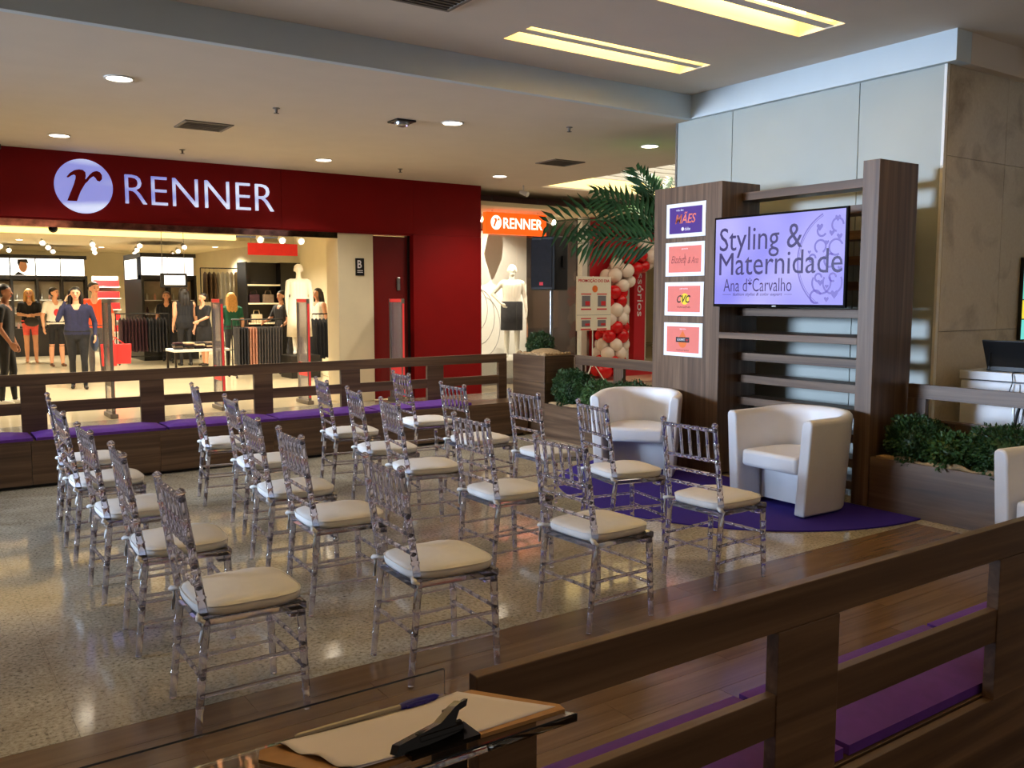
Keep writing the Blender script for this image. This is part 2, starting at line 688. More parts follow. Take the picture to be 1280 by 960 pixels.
YE = 3.445
nx0, nx1 = -3, 16
for i in range(nx0, nx1):
    xa, xb = 0.47 + i * TS, 0.47 + (i + 1) * TS
    for j in range(10):
        ya, yb = YE + j * TS, min(YE + (j + 1) * TS, 12.445)
        floor_tile(xa, xb, ya, yb)
for i in range(3):
    for j in range(5):
        floor_tile(5.87 + i * TS, 5.87 + (i + 1) * TS, YE - (j + 1) * TS, YE - j * TS)
plank_me = bx(0.001, 1.199, 0.001, 0.174, -0.02, 0).mesh('plank', 'plank_wood')
last_me = {}
row = 0
y = YE
while y > -1.0:
    x = 5.87
    first = True
    off = (row * 0.47) % 1.2
    while x > -2.4:
        w = (1.2 - off) if first and off > 0.05 else 1.2
        first = False
        if w > 1.19:
            me = plank_me
        else:
            k = round(w, 2)
            if k not in last_me:
                last_me[k] = bx(0.001, w - 0.001, 0.001, 0.174, -0.02, 0).mesh('plank', 'plank_wood')
            me = last_me[k]
        obj('plank', me, floor, loc=(x - w, y - 0.175, 0))
        x -= w
    y -= 0.175
    row += 1
sfl = bx(-9, 22, 12.45, 31, -0.08, 0).build('floor_store', 'store_floor')
struct(sfl)

# ---- ceilings
SKY = (8.85, 14.5, 8.7, 11.95)
low = struct(slab_with_holes('ceiling_lower', 'ceiling_paint', -9, 22, 6.6, 13.5, 3.40, 3.43, [SKY]))
TROUGHS = [(4.07, 6.02, 5.62, 6.0), (4.0, 5.95, 4.22, 4.64), (4.0, 5.95, 2.82, 3.24), (4.0, 5.95, 1.42, 1.84),
           (-0.2, 1.75, 2.82, 3.24), (-0.2, 1.75, 1.42, 1.84)]  # the last four troughs are out of view, added for their light
upc = struct(slab_with_holes('ceiling_upper', 'ceiling_paint', -9, 9.5, -4, 6.6, 3.63, 3.66, TROUGHS))
struct(bx(-9, 6.74, 6.55, 6.62, 3.395, 3.64).build('trim_1', 'band_cool_tint'))           # drop between the two ceilings
struct(bx(6.74, 6.95, 3.80, 6.62, 3.395, 3.64).build('trim_2', 'band_cool_tint'))         # beam over the panelled wall
struct(bx(6.952, 7.80, 3.80, 3.95, 3.395, 3.64).build('trim_3', 'ceiling_paint'))      # beam return over the stone column
struct(bx(7.80, 7.95, 3.70, 3.95, 3.44, 3.64).build('trim_4', 'ceiling_paint'))

for k, (a, b, c, d) in enumerate(TROUGHS):
    lab = ['long recessed ceiling trough light nearest the pale ceiling drop', 'long recessed ceiling trough light parallel to the one at the ceiling drop',
           'added, unseen recessed ceiling trough light above the plank floor strip', 'added, unseen recessed ceiling trough light above the near wooden fence',
           'added, unseen recessed ceiling trough light above the clear chairs at the aisle', 'added, unseen recessed ceiling trough light above the clipboard stand'][k]
    t = thing('trough_light', lab, 'ceiling light', (0, 0, 3.66))
    m = MB()
    h = 0.20
    m.box(a - .01, a, c - .01, d + .01, 0, h).box(b, b + .01, c - .01, d + .01, 0, h).box(a, b, c - .01, c, 0, h).box(a, b, d, d + .01, 0, h)
    m.box(a - .01, b + .01, c - .01, d + .01, h, h + .01)
    m.build('housing', 'cream_paint', t)
    bx(a + .05, b - .05, c + .02, c + .07, 0.10, 0.15).build('lamp_tube', 'lamp_warm', t)
    bx(a + .05, b - .05, d - .10, d - .05, 0.10, 0.15).build('lamp_tube', 'lamp_warm', t)
    bx(a, b, c + .10, c + .19, -0.02, 0.0).build('baffle', 'white', t)

# skylight in the corridor ceiling
sk = sempty('window_1')
a, b, c, d = SKY
bx(a - .02, a, c, d, 3.43, 3.66).build('reveal', 'cream_paint', sk)
bx(b, b + .02, c, d, 3.43, 3.66).build('reveal', 'cream_paint', sk)
bx(a, b, c - .02, c, 3.43, 3.66).build('reveal', 'cream_paint', sk)
bx(a, b, d, d + .02, 3.43, 3.66).build('reveal', 'cove_yellow', sk)  # reveal made to glow: yellow light falling on it put in as emission
bx(a, b, c, d, 3.66, 3.68).build('diffuser', 'skylight_glow', sk)
for k in range(9):
    yy = c + (k + 0.5) * (d - c) / 9
    bx(a, b, yy - .025, yy + .025, 3.60, 3.66).build('louvre', 'white', sk)

# ---- panelled wall behind the stage and the stone column
wr = sempty('wall_right')
seams = [3.92, 4.66, 6.05, 6.79]
for p, q in zip(seams, seams[1:]):
    bx(6.80, 6.84, p + .004, q - .004, 0.0, 3.395).build('panel', 'wall_panel', wr)
bx(6.84, 7.0, 3.92, 6.79, 0, 3.395).build('wall_core', 'joint', wr)
bx(6.79, 6.845, 6.79, 6.81, 0, 3.395).build('edge_trim', 'steel', wr)
bx(6.79, 6.83, 3.895, 3.918, 0, 3.395).build('edge_trim', 'white', wr)
sc_ = sempty('wall_stone')
for z0, z1 in ((0, 1.32), (1.324, 2.70), (2.704, 3.395)):
    for xa, xb in ((6.83, 7.72), (7.724, 8.6)):
        bx(xa, xb, 3.89, 3.92, z0, z1).build('stone_slab', 'marble', sc_)
bx(7.0, 8.6, 3.92, 4.6, 0, 3.395).build('wall_core', 'joint', sc_)

# outer walls of the hall, beyond the frame
struct(bx(-9.2, -9, -4, 13, 0, 3.64).build('wall_left', 'ceiling_paint'))
w3 = sempty('added_light_frame')  # unseen window frame added around the daylight area light, no opening behind
for yy in (5.85, 7.0, 8.15, 9.3, 10.5):
    bx(-8.99, -8.93, yy - .04, yy + .04, 1.25, 3.50).build('mullion', 'steel', w3)
for zz in (1.25, 3.45):
    bx(-8.99, -8.93, 5.81, 10.54, zz, zz + .06).build('frame_rail', 'steel', w3)
struct(bx(9.5, 9.7, -4, 3.9, 0, 3.64).build('wall_far_right', 'ceiling_paint'))

# ---- store facade
FY = 12.4
fa = sempty('wall_facade')
for xa, xb in ((-9, -2.9), (-2.9, 0.6), (0.6, 4.6), (4.6, 6.72), (6.72, 7.97)):
    bx(xa + .002, xb - .002, FY, FY + .06, 2.57, 3.40).build('fascia_panel', 'red_panel', fa)
bx(-9, 7.94, FY + .06, FY + .3, 2.60, 3.40).build('fascia_core', 'red_panel', fa)
bx(-9, 6.72, FY + .02, FY + .3, 2.55, 2.60).build('soffit', 'red_panel', fa)
bx(6.74, 7.97, FY, FY + .06, 0, 2.568).build('wall_panel', 'red_panel', fa)
bx(6.70, 6.735, FY - .02, FY + .2, 0, 2.565).build('door_jamb', 'red_panel', fa)
bx(7.91, 7.97, FY + .06, 13.5, 0, 3.4).build('return_panel', 'red_panel', fa)
bx(-9, -2.9, FY, FY + .06, 0, 2.57).build('wall_panel', 'red_panel', fa)
dr = sempty('door_1')
bx(6.06, 6.66, FY + .12, FY + .17, 0.01, 2.53).build('leaf', 'red_door', dr)
h = bx(6.47, 6.52, FY + .085, FY + .12, 1.70, 1.90).build('handle', 'steel', dr, bevel=.006)
bx(6.66, 6.70, FY + .10, FY + .2, 0.0, 2.55).build('shadow_gap', 'black', dr)
bx(-2.9, 5.46, FY + .04, FY + .07, 2.465, 2.568).build('soffit_trim', 'mirror_red', fa)
wc = struct(bx(5.47, 6.05, FY + .06, FY + .5, 0, 2.55).build('wall_column', 'cream_paint', bevel=.01))
lg = thing('access_plaque', 'small black plaque with white symbol on the cream column', 'sign', (5.82, FY + .055, 2.05))
bx(-.07, .07, -.008, 0.004, -.13, .13).build('plate', 'black', lg)
text('symbol', 'B', FX(0, -.008, 0), -.04, .03, -.02, .10, 'ink_white', lg, fat=.02)
bx(-.045, .045, -.0105, -.008, -.06, -.05).build('line', 'ink_white', lg)
bx(-.045, .045, -.0105, -.008, -.085, -.075).build('line', 'ink_white', lg)

# big lettering
ls = thing('store_sign', 'large silver lettering and round emblem on the dark red fascia', 'sign', (0, FY, 0))
ang = [2 * math.pi * k / 56 for k in range(56)]
disc = [(2.035 + .335 * math.cos(t), 2.98 + .335 * math.sin(t)) for t in ang]
MB().prism(disc, FX(0, 0, 0), 0.0, 0.035).build('emblem_disc', 'sign_metal', ls)
RP = [(330, 366), (378, 366), (398, 318), (424, 276), (436, 266), (448, 250), (466, 238), (476, 246), (484, 259), (497, 262), (509, 250), (510, 230), (500, 215),
      (484, 210), (464, 216), (446, 232), (430, 252), (424, 256), (428, 238), (426, 220), (414, 210), (396, 208), (372, 214), (350, 228), (331, 250), (340, 253),
      (358, 240), (370, 236), (377, 242), (376, 254), (366, 284)]
rpoly = [(2.035 + (x - 417) / 146 * .335, 2.98 + (290 - y) / 134 * .335) for x, y in RP]
MB().prism(rpoly, FX(0, 0, 0), 0.036, 0.042).build('emblem_letter', 'red_panel', ls)
text('lettering', 'RENNER', FX(0, 0, 0), 2.52, 4.48, 2.80, 3.165, 'sign_metal', ls, depth=.035, fat=-0.014)

# ---- store interior shell
struct(bx(-9, 12.5, 30.8, 31, 0, 3.2).build('wall_store_back', 'store_wall'))
struct(bx(-9.2, -9, 12.45, 31, 0, 3.2).build('wall_store_left', 'store_wall'))
struct(bx(-9, 22, 12.7, 22.4, 3.13, 3.2).build('ceiling_store_front', 'store_ceiling'))
struct(bx(-9, 22, 22.4, 31, 3.0, 3.08).build('ceiling_store_back', 'store_ceiling'))
struct(bx(21.8, 22, 13.5, 31, 0, 3.4).build('wall_store_right', 'store_wall'))
cv = struct(bx(-9, 7.1, 22.37, 22.40, 3.0, 3.125).build('trim_5', 'lamp_cove' if 'lamp_cove' in MATS else 'cove_yellow'))
struct(bx(7.1, 7.2, 12.7, 30.8, 0, 0.01).build('trim_6', 'store_floor'))
iw = struct(bx(8.2, 8.3, 14.8, 30.8, 0, 3.12).build('wall_store_inner', 'store_wall'))

# ---- second shopfront (corridor)
SY = 13.5
sw = sempty('wall_shopfront')
bx(7.97, 16, SY, SY + .2, 3.20, 3.40).build('header', 'mauve', sw)
bx(7.97, 11.0, SY - .02, SY + .04, 3.16, 3.20).build('rail', 'steel', sw)
bx(10.97, 11.10, SY - .04, SY + .10, 0, 3.20).build('mullion', 'white', sw)
bx(11.10, 11.16, SY - .04, SY + .10, 0, 3.20).build('mullion', 'steel', sw)
bx(7.97, 10.97, SY - .02, SY + .04, 0, 0.10).build('sill', 'steel', sw)
w2 = sempty('window_2')
for xa, xb in ((7.98, 9.45), (9.46, 10.96)):
    bx(xa, xb, SY, SY + .008, .10, 3.16).build('pane', 'pane_glass', w2)
pt = sempty('wall_portal')
bx(11.16, 16, SY - .03, SY + .25, 2.52, 3.20).build('header', 'portal_red', pt)
bx(11.16, 11.86, SY - .03, SY + .25, 0, 2.52).build('jamb', 'portal_red', pt)
bx(11.86, 16, SY - .02, SY + .05, 0, 0.16).build('plinth', 'portal_red', pt)
bx(12.42, 12.72, SY + .05, SY + .20, 0.16, 2.52).build('fin', 'portal_red', pt)
# vertical word on the fin reads upwards
o_ = ((12.50, SY + .05, 1.95), (0, 0, -1), (1, 0, 0))
text('lettering', 'acessórios', o_, -.55, .75, 0, .16, 'ink_white', pt, w=.001, fat=.01)
bx(11.9, 16, 17.0, 17.2, 0, 3.2).build('back_panel', 'white', pt)
struct(bx(11.05, 11.12, 13.75, 18.4, 0, 3.2).build('wall_portal_side', 'dark_brown'))
struct(bx(8.3, 11.05, 18.3, 18.4, 0, 3.2).build('wall_window_back', 'dark_brown'))
struct(bx(7.97, 22, 13.7, 17.4, 3.40, 3.5).build('ceiling_shopfront', 'ceiling_paint'))

# ================================================================== WOODEN FENCES AND BENCHES
def fence_x(label, y0, y1, posts, x0, x1, zlow=0.0):
    t = thing('slatted_fence', label, 'fence', ((x0 + x1) / 2, (y0 + y1) / 2, 0))
    ox, oy = (x0 + x1) / 2, (y0 + y1) / 2
    for k, (za, zb) in enumerate(((0.83, 0.93), (0.58, 0.68), (0.0, 0.40))):
        # rails let into the posts
        bx(x0 - ox, x1 - ox, y0 - oy + .004, y1 - oy - .004, za, zb).build('rail' if k < 2 else 'base_board', 'wood_x', t, bevel=.002)
    for a, b in posts:
        bx(a - ox, b - ox, y0 - oy, y1 - oy, 0.40, 0.83).build('post', 'wood_x', t, bevel=.002)
    return t


def fence_y(label, x0, x1, posts, y0, y1):
    oy, ox = (y0 + y1) / 2, (x0 + x1) / 2
    t = thing('slatted_fence', label, 'fence', (ox, oy, 0))
    for za, zb in ((0.82, 0.93), (0.55, 0.67), (0.0, 0.40)):
        bx(x0 - ox + .004, x1 - ox - .004, y0 - oy, y1 - oy, za, zb).build('rail' if za > 0 else 'base_board', 'wood_y', t, bevel=.002)
    for a, b in posts:
        bx(x0 - ox, x1 - ox, a - oy, b - oy, 0.40, 0.82).build('post', 'wood_z', t, bevel=.002)
    return t


fence_x('dark wooden slatted fence between the seating and the dark red storefront', 8.70, 8.74,
        [(-1.15, -.95), (-.15, .05), (.85, 1.05), (1.83, 2.04), (2.90, 3.09), (3.83, 4.05), (4.87, 5.08), (5.83, 5.95)], -1.2, 5.95)
fence_x('dark wooden slatted fence behind the bench beside the clipboard stand', 1.275, 1.31,
        [(.81, .94), (1.63, 1.86), (2.63, 2.86), (3.63, 3.86), (4.63, 4.86)], .81, 5.0)
fence_y('wooden slatted fence behind the planter next to the tall pillar', 6.45, 6.49, [(3.75, 3.90), (2.70, 2.92), (1.75, 1.95)], 1.7, 3.90)
fence_y('wooden slatted fence behind the planter at the poster column', 6.45, 6.49, [(6.55, 6.70), (7.2, 7.36), (7.9, 8.04)], 6.35, 8.04)


def bench(label, x0, x1, yf, yb, seams):
    oy = (yf + yb) / 2
    t = thing('bench', label, 'bench', ((x0 + x1) / 2, oy, 0))
    ox = (x0 + x1) / 2
    s = 1 if yb > yf else -1
    xs = [x0] + seams + [x1]
    for a, b in zip(xs, xs[1:]):
        bx(a - ox + .001, b - ox - .001, yf - oy, yf - oy + s * .02, 0.03, 0.382).build('front_board', 'wood_x', t, bevel=.002)
    bx(x0 - ox, x1 - ox, yf - oy, yb - oy, 0.382, 0.40).build('seat_board', 'wood_x', t, bevel=.002)
    bx(x0 - ox, x0 - ox + .02, yf - oy + s * .02, yb - oy, 0.03, 0.382).build('end_board', 'wood_y', t)
    bx(x1 - ox - .02, x1 - ox, yf - oy + s * .02, yb - oy, 0.03, 0.382).build('end_board', 'wood_y', t)
    bx(x0 - ox + .03, x1 - ox - .03, yf - oy + s * .05, yb - oy, 0, 0.03).build('plinth', 'black', t)
    return t


bench('long dark wooden bench along the fence facing the storefront', -1.2, 5.98, 8.31, 8.695, [-.2, .87, 1.90, 2.95, 4.0, 5.0])
bench('dark wooden bench against the fence beside the clipboard stand', .95, 5.0, 1.695, 1.315, [1.9, 2.9, 3.9])


def cushion_pad(name, x0, x1, y0, y1, z0, z1, label, group, mat='purple_cloth'):
    cx, cy = (x0 + x1) / 2, (y0 + y1) / 2
    n, k = 14, 8
    vs, m = [], MB()
    hx, hy = (x1 - x0) / 2, (y1 - y0) / 2
    top, bot = [], []
    for i in range(n + 1):
        for j in range(k + 1):
            u, v = -1 + 2 * i / n, -1 + 2 * j / k
            e = (1 - abs(u) ** 8) * (1 - abs(v) ** 4)
            vs.append((u * hx, v * hy, (z1 - z0) * (0.45 + 0.55 * e) + 0.004 * math.sin(9 * u + 5 * v) * e))
    o = len(vs)
    for i in range(n + 1):
        for j in range(k + 1):
            vs.append(((-1 + 2 * i / n) * hx, (-1 + 2 * j / k) * hy, 0))
    fs = []
    W = k + 1
    for i in range(n):
        for j in range(k):
            a = i * W + j
            fs.append((a, a + W, a + W + 1, a + 1))
            fs.append((o + a, o + a + 1, o + a + W + 1, o + a + W))
    for i in range(n):
        a, b = i * W, (i + 1) * W
        fs.append((a, o + a, o + b, b))
        a, b = i * W + k, (i + 1) * W + k
        fs.append((a, b, o + b, o + a))
    for j in range(k):
        fs.append((j, j + 1, o + j + 1, o + j))
        a = n * W + j
        fs.append((a, o + a, o + a + 1, a + 1))
    m._add(vs, fs)
    ob = obj(name, m.mesh(name, mat, True, 50), None, loc=(cx, cy, z0))
    return tag(ob, label, 'cushion', group)


xs = [-1.15, -.12, .90, 1.97, 3.0, 4.08, 5.22]
for a, b in zip(xs, xs[1:]):
    cushion_pad('bench_cushion', a + .012, b - .012, 8.31, 8.69, .402, .455, 'flat purple cushion on the storefront bench, %s from the bare wooden seat end' % ['sixth', 'fifth', 'fourth', 'third', 'second', 'first'][round((a + 1.15) / 1.05)], 'purple cushions on the storefront bench')
xs = [.97, 1.98, 2.98, 3.98, 4.97]
for a, b in zip(xs, xs[1:]):
    cushion_pad('bench_cushion', a + .012, b - .012, 1.325, 1.695, .402, .465, 'flat purple cushion on the bench %s from the clipboard stand' % ['first', 'second', 'third', 'fourth'][round(a - .97)], 'purple cushions on the near bench')


# ================================================================== PLANTERS AND GREENERY
def planter(label, x0, x1, y0, y1, h, mat='wood_y', lip=False):
    ox, oy = (x0 + x1) / 2, (y0 + y1) / 2
    t = thing('planter_box', label, 'planter', (ox, oy, 0))
    a, b, c, d = x0 - ox, x1 - ox, y0 - oy, y1 - oy
    n = max(1, round(h / 0.36))
    for k in range(n):
        za, zb = h * k / n, h * (k + 1) / n - .002
        bx(a, a + .02, c, d, za, zb).build('side_board', 'wood_y', t, bevel=.002)
        bx(b - .02, b, c, d, za, zb).build('side_board', 'wood_y', t, bevel=.002)
        bx(a + .021, b - .021, c, c + .02, za, zb).build('end_board', 'wood_x', t, bevel=.002)
        bx(a + .021, b - .021, d - .02, d, za, zb).build('end_board', 'wood_x', t, bevel=.002)
    bx(a + .021, b - .021, c + .021, d - .021, 0.02, h - .05).build('soil', 'soil', t)
    # burlap lining that bulges over the rim
    m = MB()
    N = 40
    pts = []
    for k in range(N + 1):
        f = k / N
        pts.append((a + .04 + .008 * math.sin(k * 2.1), c + .03 + (d - c - .06) * f, h + .004 + .014 * math.sin(k * 1.3) * math.sin(k * .41)))
    m.tube(pts, [.022 + .008 * math.sin(k * .9) for k in range(N + 1)], 6)
    pts = []
    for k in range(N + 1):
        f = k / N
        pts.append((a + .03 + (b - a - .06) * f, c + .045, h + .004 + .014 * math.sin(k * 1.1 + 2)))
    m.tube(pts, .022, 6)
    m.build('burlap_lining', 'burlap', t, True)
    return t


planter('low wooden planter box with shrubs beside the tall pillar', 6.0, 6.44, 1.8, 3.91, .40)
planter('low wooden planter box with shrubs beside the poster column', 6.0, 6.44, 6.32, 8.02, .40)
planter('tall square wooden planter box at the fence corner', 6.03, 6.46, 8.06, 8.69, .93)


def bush(label, loc, rx, ry, rz_, n, mat='leaf_dark', size=.017, group=None, flat=0.0):
    t = thing('shrub', label, 'shrub', loc, 0, group)
    n = int(n * 1.7)
    c = rng.normal(size=(n, 3))
    c /= np.linalg.norm(c, axis=1)[:, None]
    rad = 0.72 + 0.33 * rng.random(n) ** 0.6
    # lumpy outline
    lump = 1 + 0.10 * np.sin(c[:, 0] * 7 + 1) * np.cos(c[:, 1] * 6) + 0.07 * np.sin(c[:, 2] * 11 + c[:, 0] * 5)
    p = c * (rad * lump)[:, None] * np.array([rx, ry, rz_])
    p[:, 2] += rz_ * 0.85
    keep = p[:, 2] > 0.0
    p, c = p[keep], c[keep]
    d = c + rng.normal(size=c.shape) * 0.55
    d /= np.linalg.norm(d, axis=1)[:, None]
    s = np.cross(d, rng.normal(size=d.shape))
    s /= np.linalg.norm(s, axis=1)[:, None]
    nn = np.cross(d, s)
    L = size * (0.8 + 0.7 * rng.random(len(p)))[:, None]
    v = np.stack([p - d * L * .2, p + d * L * .45 + s * L * .42 + nn * L * .1, p + d * L * 1.25, p + d * L * .45 - s * L * .42 + nn * L * .1], 1).reshape(-1, 3)
    N = len(p)
    m = MB()
    m.v = [tuple(q) for q in v]
    m.f = [(4 * i, 4 * i + 1, 4 * i + 2, 4 * i + 3) for i in range(N)]
    m.mi = [0] * N
    fo = m.build('foliage', mat, t)
    fo['kind'] = 'stuff'
    core = MB().ball((0, 0, rz_ * .8), (rx * .74, ry * .74, rz_ * .74), 14, 9)
    core.build('inner_foliage', 'leaf_dark', t, True)
    MB().tube([(0, 0, -.08), (0, 0, rz_ * .5)], [.018, .012], 6).build('stem', 'trunk', t)
    return t


bush('round dark green clipped shrub in the planter touching the tall pillar', (6.18, 3.645, .37), .205, .215, .19, 2600)
bush('looser shrub with small pale leaves between two dark shrubs in the planter', (6.16, 3.36, .37), .17, .17, .14, 1000, 'leaf_mid', .026)
bush('wide dark green shrub in the planter behind the partly hidden white armchair', (6.18, 2.96, .37), .205, .34, .19, 3000)
bush('dark green clipped shrub in the planter below the tall planter box', (6.18, 7.72, .37), .205, .27, .23, 2800)
bush('mid green shrub in the planter next to the corner shrub', (6.17, 7.22, .37), .19, .25, .18, 1700, 'leaf_mid')
bush('low dark green shrub in the planter against the poster column', (6.18, 6.72, .37), .2, .30, .2, 1800)
bush('small round ball shrub on top of the tall planter box', (6.33, 8.55, .90), .16, .16, .15, 1200)
bl = tag(MB().ball((0, 0, 0), (.18, .22, .07), 14, 8).build('burlap_mound', 'burlap', None, True), 'crumpled burlap heaped on the tall planter box', 'burlap')
bl.location = (6.26, 8.34, .93)


def palm():
    t = thing('palm', 'tall potted palm with drooping fronds behind the poster column', 'palm', (7.43, 7.54, 0))
    pot = MB().lathe([(.20, 0), (.27, .45), (.29, .46), (.29, .50), (.25, .50), (.24, .42)], n=24).build('pot', 'black', t, True, 40)
    m = MB()
    for k in range(4):
        a = k * 1.7
        m.tube([(.06 * math.cos(a), .06 * math.sin(a), .40), (.05 * math.cos(a), .05 * math.sin(a), 1.3), (.03 * math.cos(a), .03 * math.sin(a), 2.2)], [.035, .03, .022], 8)
    m.build('trunk', 'trunk', t, True)
    rt = Vector((0.822, -0.569, 0))      # along the picture's right, as a compass bearing
    fwv = Vector((0.569, 0.822, 0))
    # (bearing from right axis deg, start elevation deg, length, droop, leaflet length)
    fr = [(178, 40, 1.36, .60, .40, 58), (192, 56, 1.05, .42, .36, 40), (165, 60, 1.15, .38, .36, 20), (150, 76, .98, .14, .30, 0), (120, 83, .88, .08, .28, 0), (170, 20, .90, .40, .34, 65),
          (70, 84, .85, .10, .28, 0), (110, 60, 1.1, .5, .34, 0), (60, 60, 1.1, .6, .34, 0), (140, 50, 1.1, .6, .36, 0), (210, 78, 1.0, .2, .30, 10)]
    for az, el, L, droop, lf, roll in fr:
        d0 = rt * math.cos(R(az)) + fwv * math.sin(R(az))
        m = MB()
        N = 17
        pts = []
        for k in range(N + 1):
            s = k / N
            h = L * s * math.cos(R(el)) + L * .25 * s * s
            z = 2.17 + L * s * math.sin(R(el)) - droop * s * s * L * .72
            pts.append(d0 * h + Vector((0, 0, z)))
        m.tube(pts, [.013 * (1 - .8 * k / N) for k in range(N + 1)], 5)
        side = d0.cross(Vector((0, 0, 1))).normalized()
        for k in range(3, N + 1):
            s = k / N
            p = pts[k]
            tng = (pts[min(k + 1, N)] - pts[k - 1]).normalized()
            for sg in (-1, 1):
                for jit in (0,):
                    pp = p - tng * (L / N) * jit
                    ll = lf * (0.45 + 0.75 * math.sin(math.pi * min(1, s * .95 + .04)) ** .7) * (.85 + .3 * random.random())
                    sv = (side * math.cos(R(roll)) + tng.cross(side) * math.sin(R(roll)))
                    dd = (sv * sg * .75 + tng * (.55 + .35 * (el > 70)) + Vector((0, 0, -.06 - .12 * random.random()))).normalized()
                    w = sv.cross(tng).cross(dd).normalized() * .027
                    up = dd.cross(w).normalized() * .005
                    q1 = pp + dd * ll * .45 + Vector((0, 0, .01))
                    q2 = pp + dd * ll + Vector((0, 0, -.05 * ll))
                    b = len(m.v)
                    m._add([pp, q1 + w, q2, q1 - w, q1 + up], [(0, 1, 4), (0, 4, 3), (1, 2, 4), (4, 2, 3)])
        m.build('frond', 'palm_leaf', t)


palm()

# ================================================================== STAGE
cp = MB()
pts = [(5.9 + 1.58 * math.cos(R(a)), 5.06 + 1.58 * math.sin(R(a))) for a in range(91, 270, 3)]
poly = [(5.998, 6.638)] + [(min(x, 5.998), y) for x, y in pts] + [(5.998, 3.484)]
cp.prism([(a - 5.9, b - 5.06) for a, b in poly], ((0, 0, 0), (1, 0, 0), (0, 1, 0)), 0.001, 0.010)
o = cp.build('stage_carpet', 'carpet')
o.location = (5.9, 5.06, 0)
tag(o, 'half-round deep purple carpet in front of the wooden display unit', 'carpet')

du = thing('display_unit', 'tall walnut display unit with poster column, pillar and slatted shelves', 'display unit', (6.0, 5.1, 0))
oy = 5.1
bx(0, .50, 5.44 - oy, 6.28 - oy, .012, 2.61).build('column', 'wood_z', du, bevel=.003)
bx(0, .50, 3.92 - oy, 4.06 - oy, .012, 2.61).build('pillar', 'wood_z', du, bevel=.003)
bx(0.0, .50, 4.06 - oy, 5.44 - oy, 1.235, 1.29).build('shelf', 'wood_y', du, bevel=.002)
for z in (2.52, 2.32, 2.12, 1.92, 1.72, 1.50, 1.10, .90, .70, .50, .30, .12):
    bx(.26, .48, 4.06 - oy, 5.44 - oy, z - .07, z).build('slat', 'wood_y', du, bevel=.002)

# ---- television
tv = thing('television', 'flat television showing a lavender title slide on the display unit', 'television', (5.95, 4.805, 1.9))
bx(0.0, .03, -.665, .665, -.385, .385).build('bezel', 'black_gloss', tv, bevel=.003)
bx(.03, .07, -.55, .40, -.30, .30).build('rear_housing', 'black', tv)
bx(.07, .305, -.20, .20, -.25, .25).build('wall_bracket', 'black', tv)
FTv = FT(-.0005, 0, 0)
bx(-.001, 0.001, -.648, .648, -.362, .368).build('screen', 'tv_screen', tv)
text('title', 'Styling &', FTv, -.60, .26, .03, .29, 'tv_ink', tv, depth=.0006, w=.0012)
text('title', 'Maternidade', FTv, -.60, .635, -.115, .075, 'tv_ink', tv, depth=.0006, w=.0012)
text('name_line', 'Ana d*Carvalho', FTv, -.545, .17, -.255, -.14, 'tv_ink', tv, depth=.0006, w=.0012, fat=-.008)
text('tagline', 'fashion stylist & color expert', FTv, -.44, .08, -.298, -.265, 'tv_ink', tv, depth=.0006, w=.0012, shear=.3, fat=-.004)
MB().box(-.0022, -.0016, .555, .46, -.282, -.279).build('rule', 'tv_ink', tv)
MB().box(-.0022, -.0016, -.10, -.175, -.282, -.279).build('rule', 'tv_ink', tv)


def ring_poly(cx, cy, r0, r1, a0, a1, n=40):
    a = [R(a0 + (a1 - a0) * k / n) for k in range(n + 1)]
    return [(cx + r1 * math.cos(t), cy + r1 * math.sin(t)) for t in a] + [(cx + r0 * math.cos(t), cy + r0 * math.sin(t)) for t in reversed(a)]




def arc(cx, cy, r, w, a0, a1, n=24, name='scroll'):
    P = ring_poly(cx, cy, r - w / 2, r + w / 2, a0, a1, n)
    P = [(max(-.64, min(.64, x)), max(-.355, min(.36, y))) for x, y in P]
    vs = []
    o, rr, u = (Vector(q) for q in FTv)
    nn = rr.cross(u) * .001
    for x, y in P:
        vs.append(o + rr * x + u * y + nn)
    L = len(vs)
    m = MB()
    m._add(vs, [(k, k + 1, L - 2 - k, L - 1 - k) for k in range(n)])
    m.build(name, 'tv_orn', tv)


arc(.62, -.02, .40, .012, 116, 244, 50, 'ring')
arc(.62, -.02, .385, .005, 116, 244, 50, 'ring')
for cx, cy, r, a0, a1 in ((.45, -.19, .085, 150, 390), (.42, -.15, .03, 0, 300), (.55, -.19, .085, 150, 390), (.55, -.15, .03, 0, 300), (.43, .09, .05, -60, 240), (.57, .08, .06, 20, 300),
                          (.40, -.30, .05, 20, 300), (.52, -.02, .05, 60, 320), (.58, .25, .05, 0, 260), (.44, .21, .04, 90, 330), (.36, 0.0, .03, 0, 270)):
    arc(cx, cy, r, .016, a0, a1, 18)
HEART = [(0, -.9), (.55, -.25), (.85, .2), (.75, .62), (.4, .75), (0, .4), (-.4, .75), (-.75, .62), (-.85, .2), (-.55, -.25)]
for cx, cy, r in ((.42, .24, .035), (.53, .19, .028), (.60, .16, .03), (.49, .12, .022), (.58, .30, .03), (.44, -.19, .03), (.57, -.28, .04), (.50, -.32, .025), (.33, .05, .018), (.61, -.08, .022), (.50, -.22, .02)):
    MB().prism([(min(.64, cx + x * r), max(-.355, min(.36, cy + y_ * r))) for x, y_ in HEART], FTv, .0008, .0011).build('heart', 'tv_orn', tv)
bx(-.004, -.0, -.02, .02, -.380, -.373).build('maker_mark', 'ink_white', tv)


# ---- posters on the column
def poster(label, yc, zc, field, builder):
    t = thing('poster', label, 'poster', (5.998, yc, zc), 0)
    bx(-.004, 0, -.245, .245, -.155, .155).build('mount', 'poster_white', t)
    bx(-.0048, -.004, -.205, .205, -.12, .12).build('print_field', field, t)
    builder(t, FT(-.0048, 0, 0))


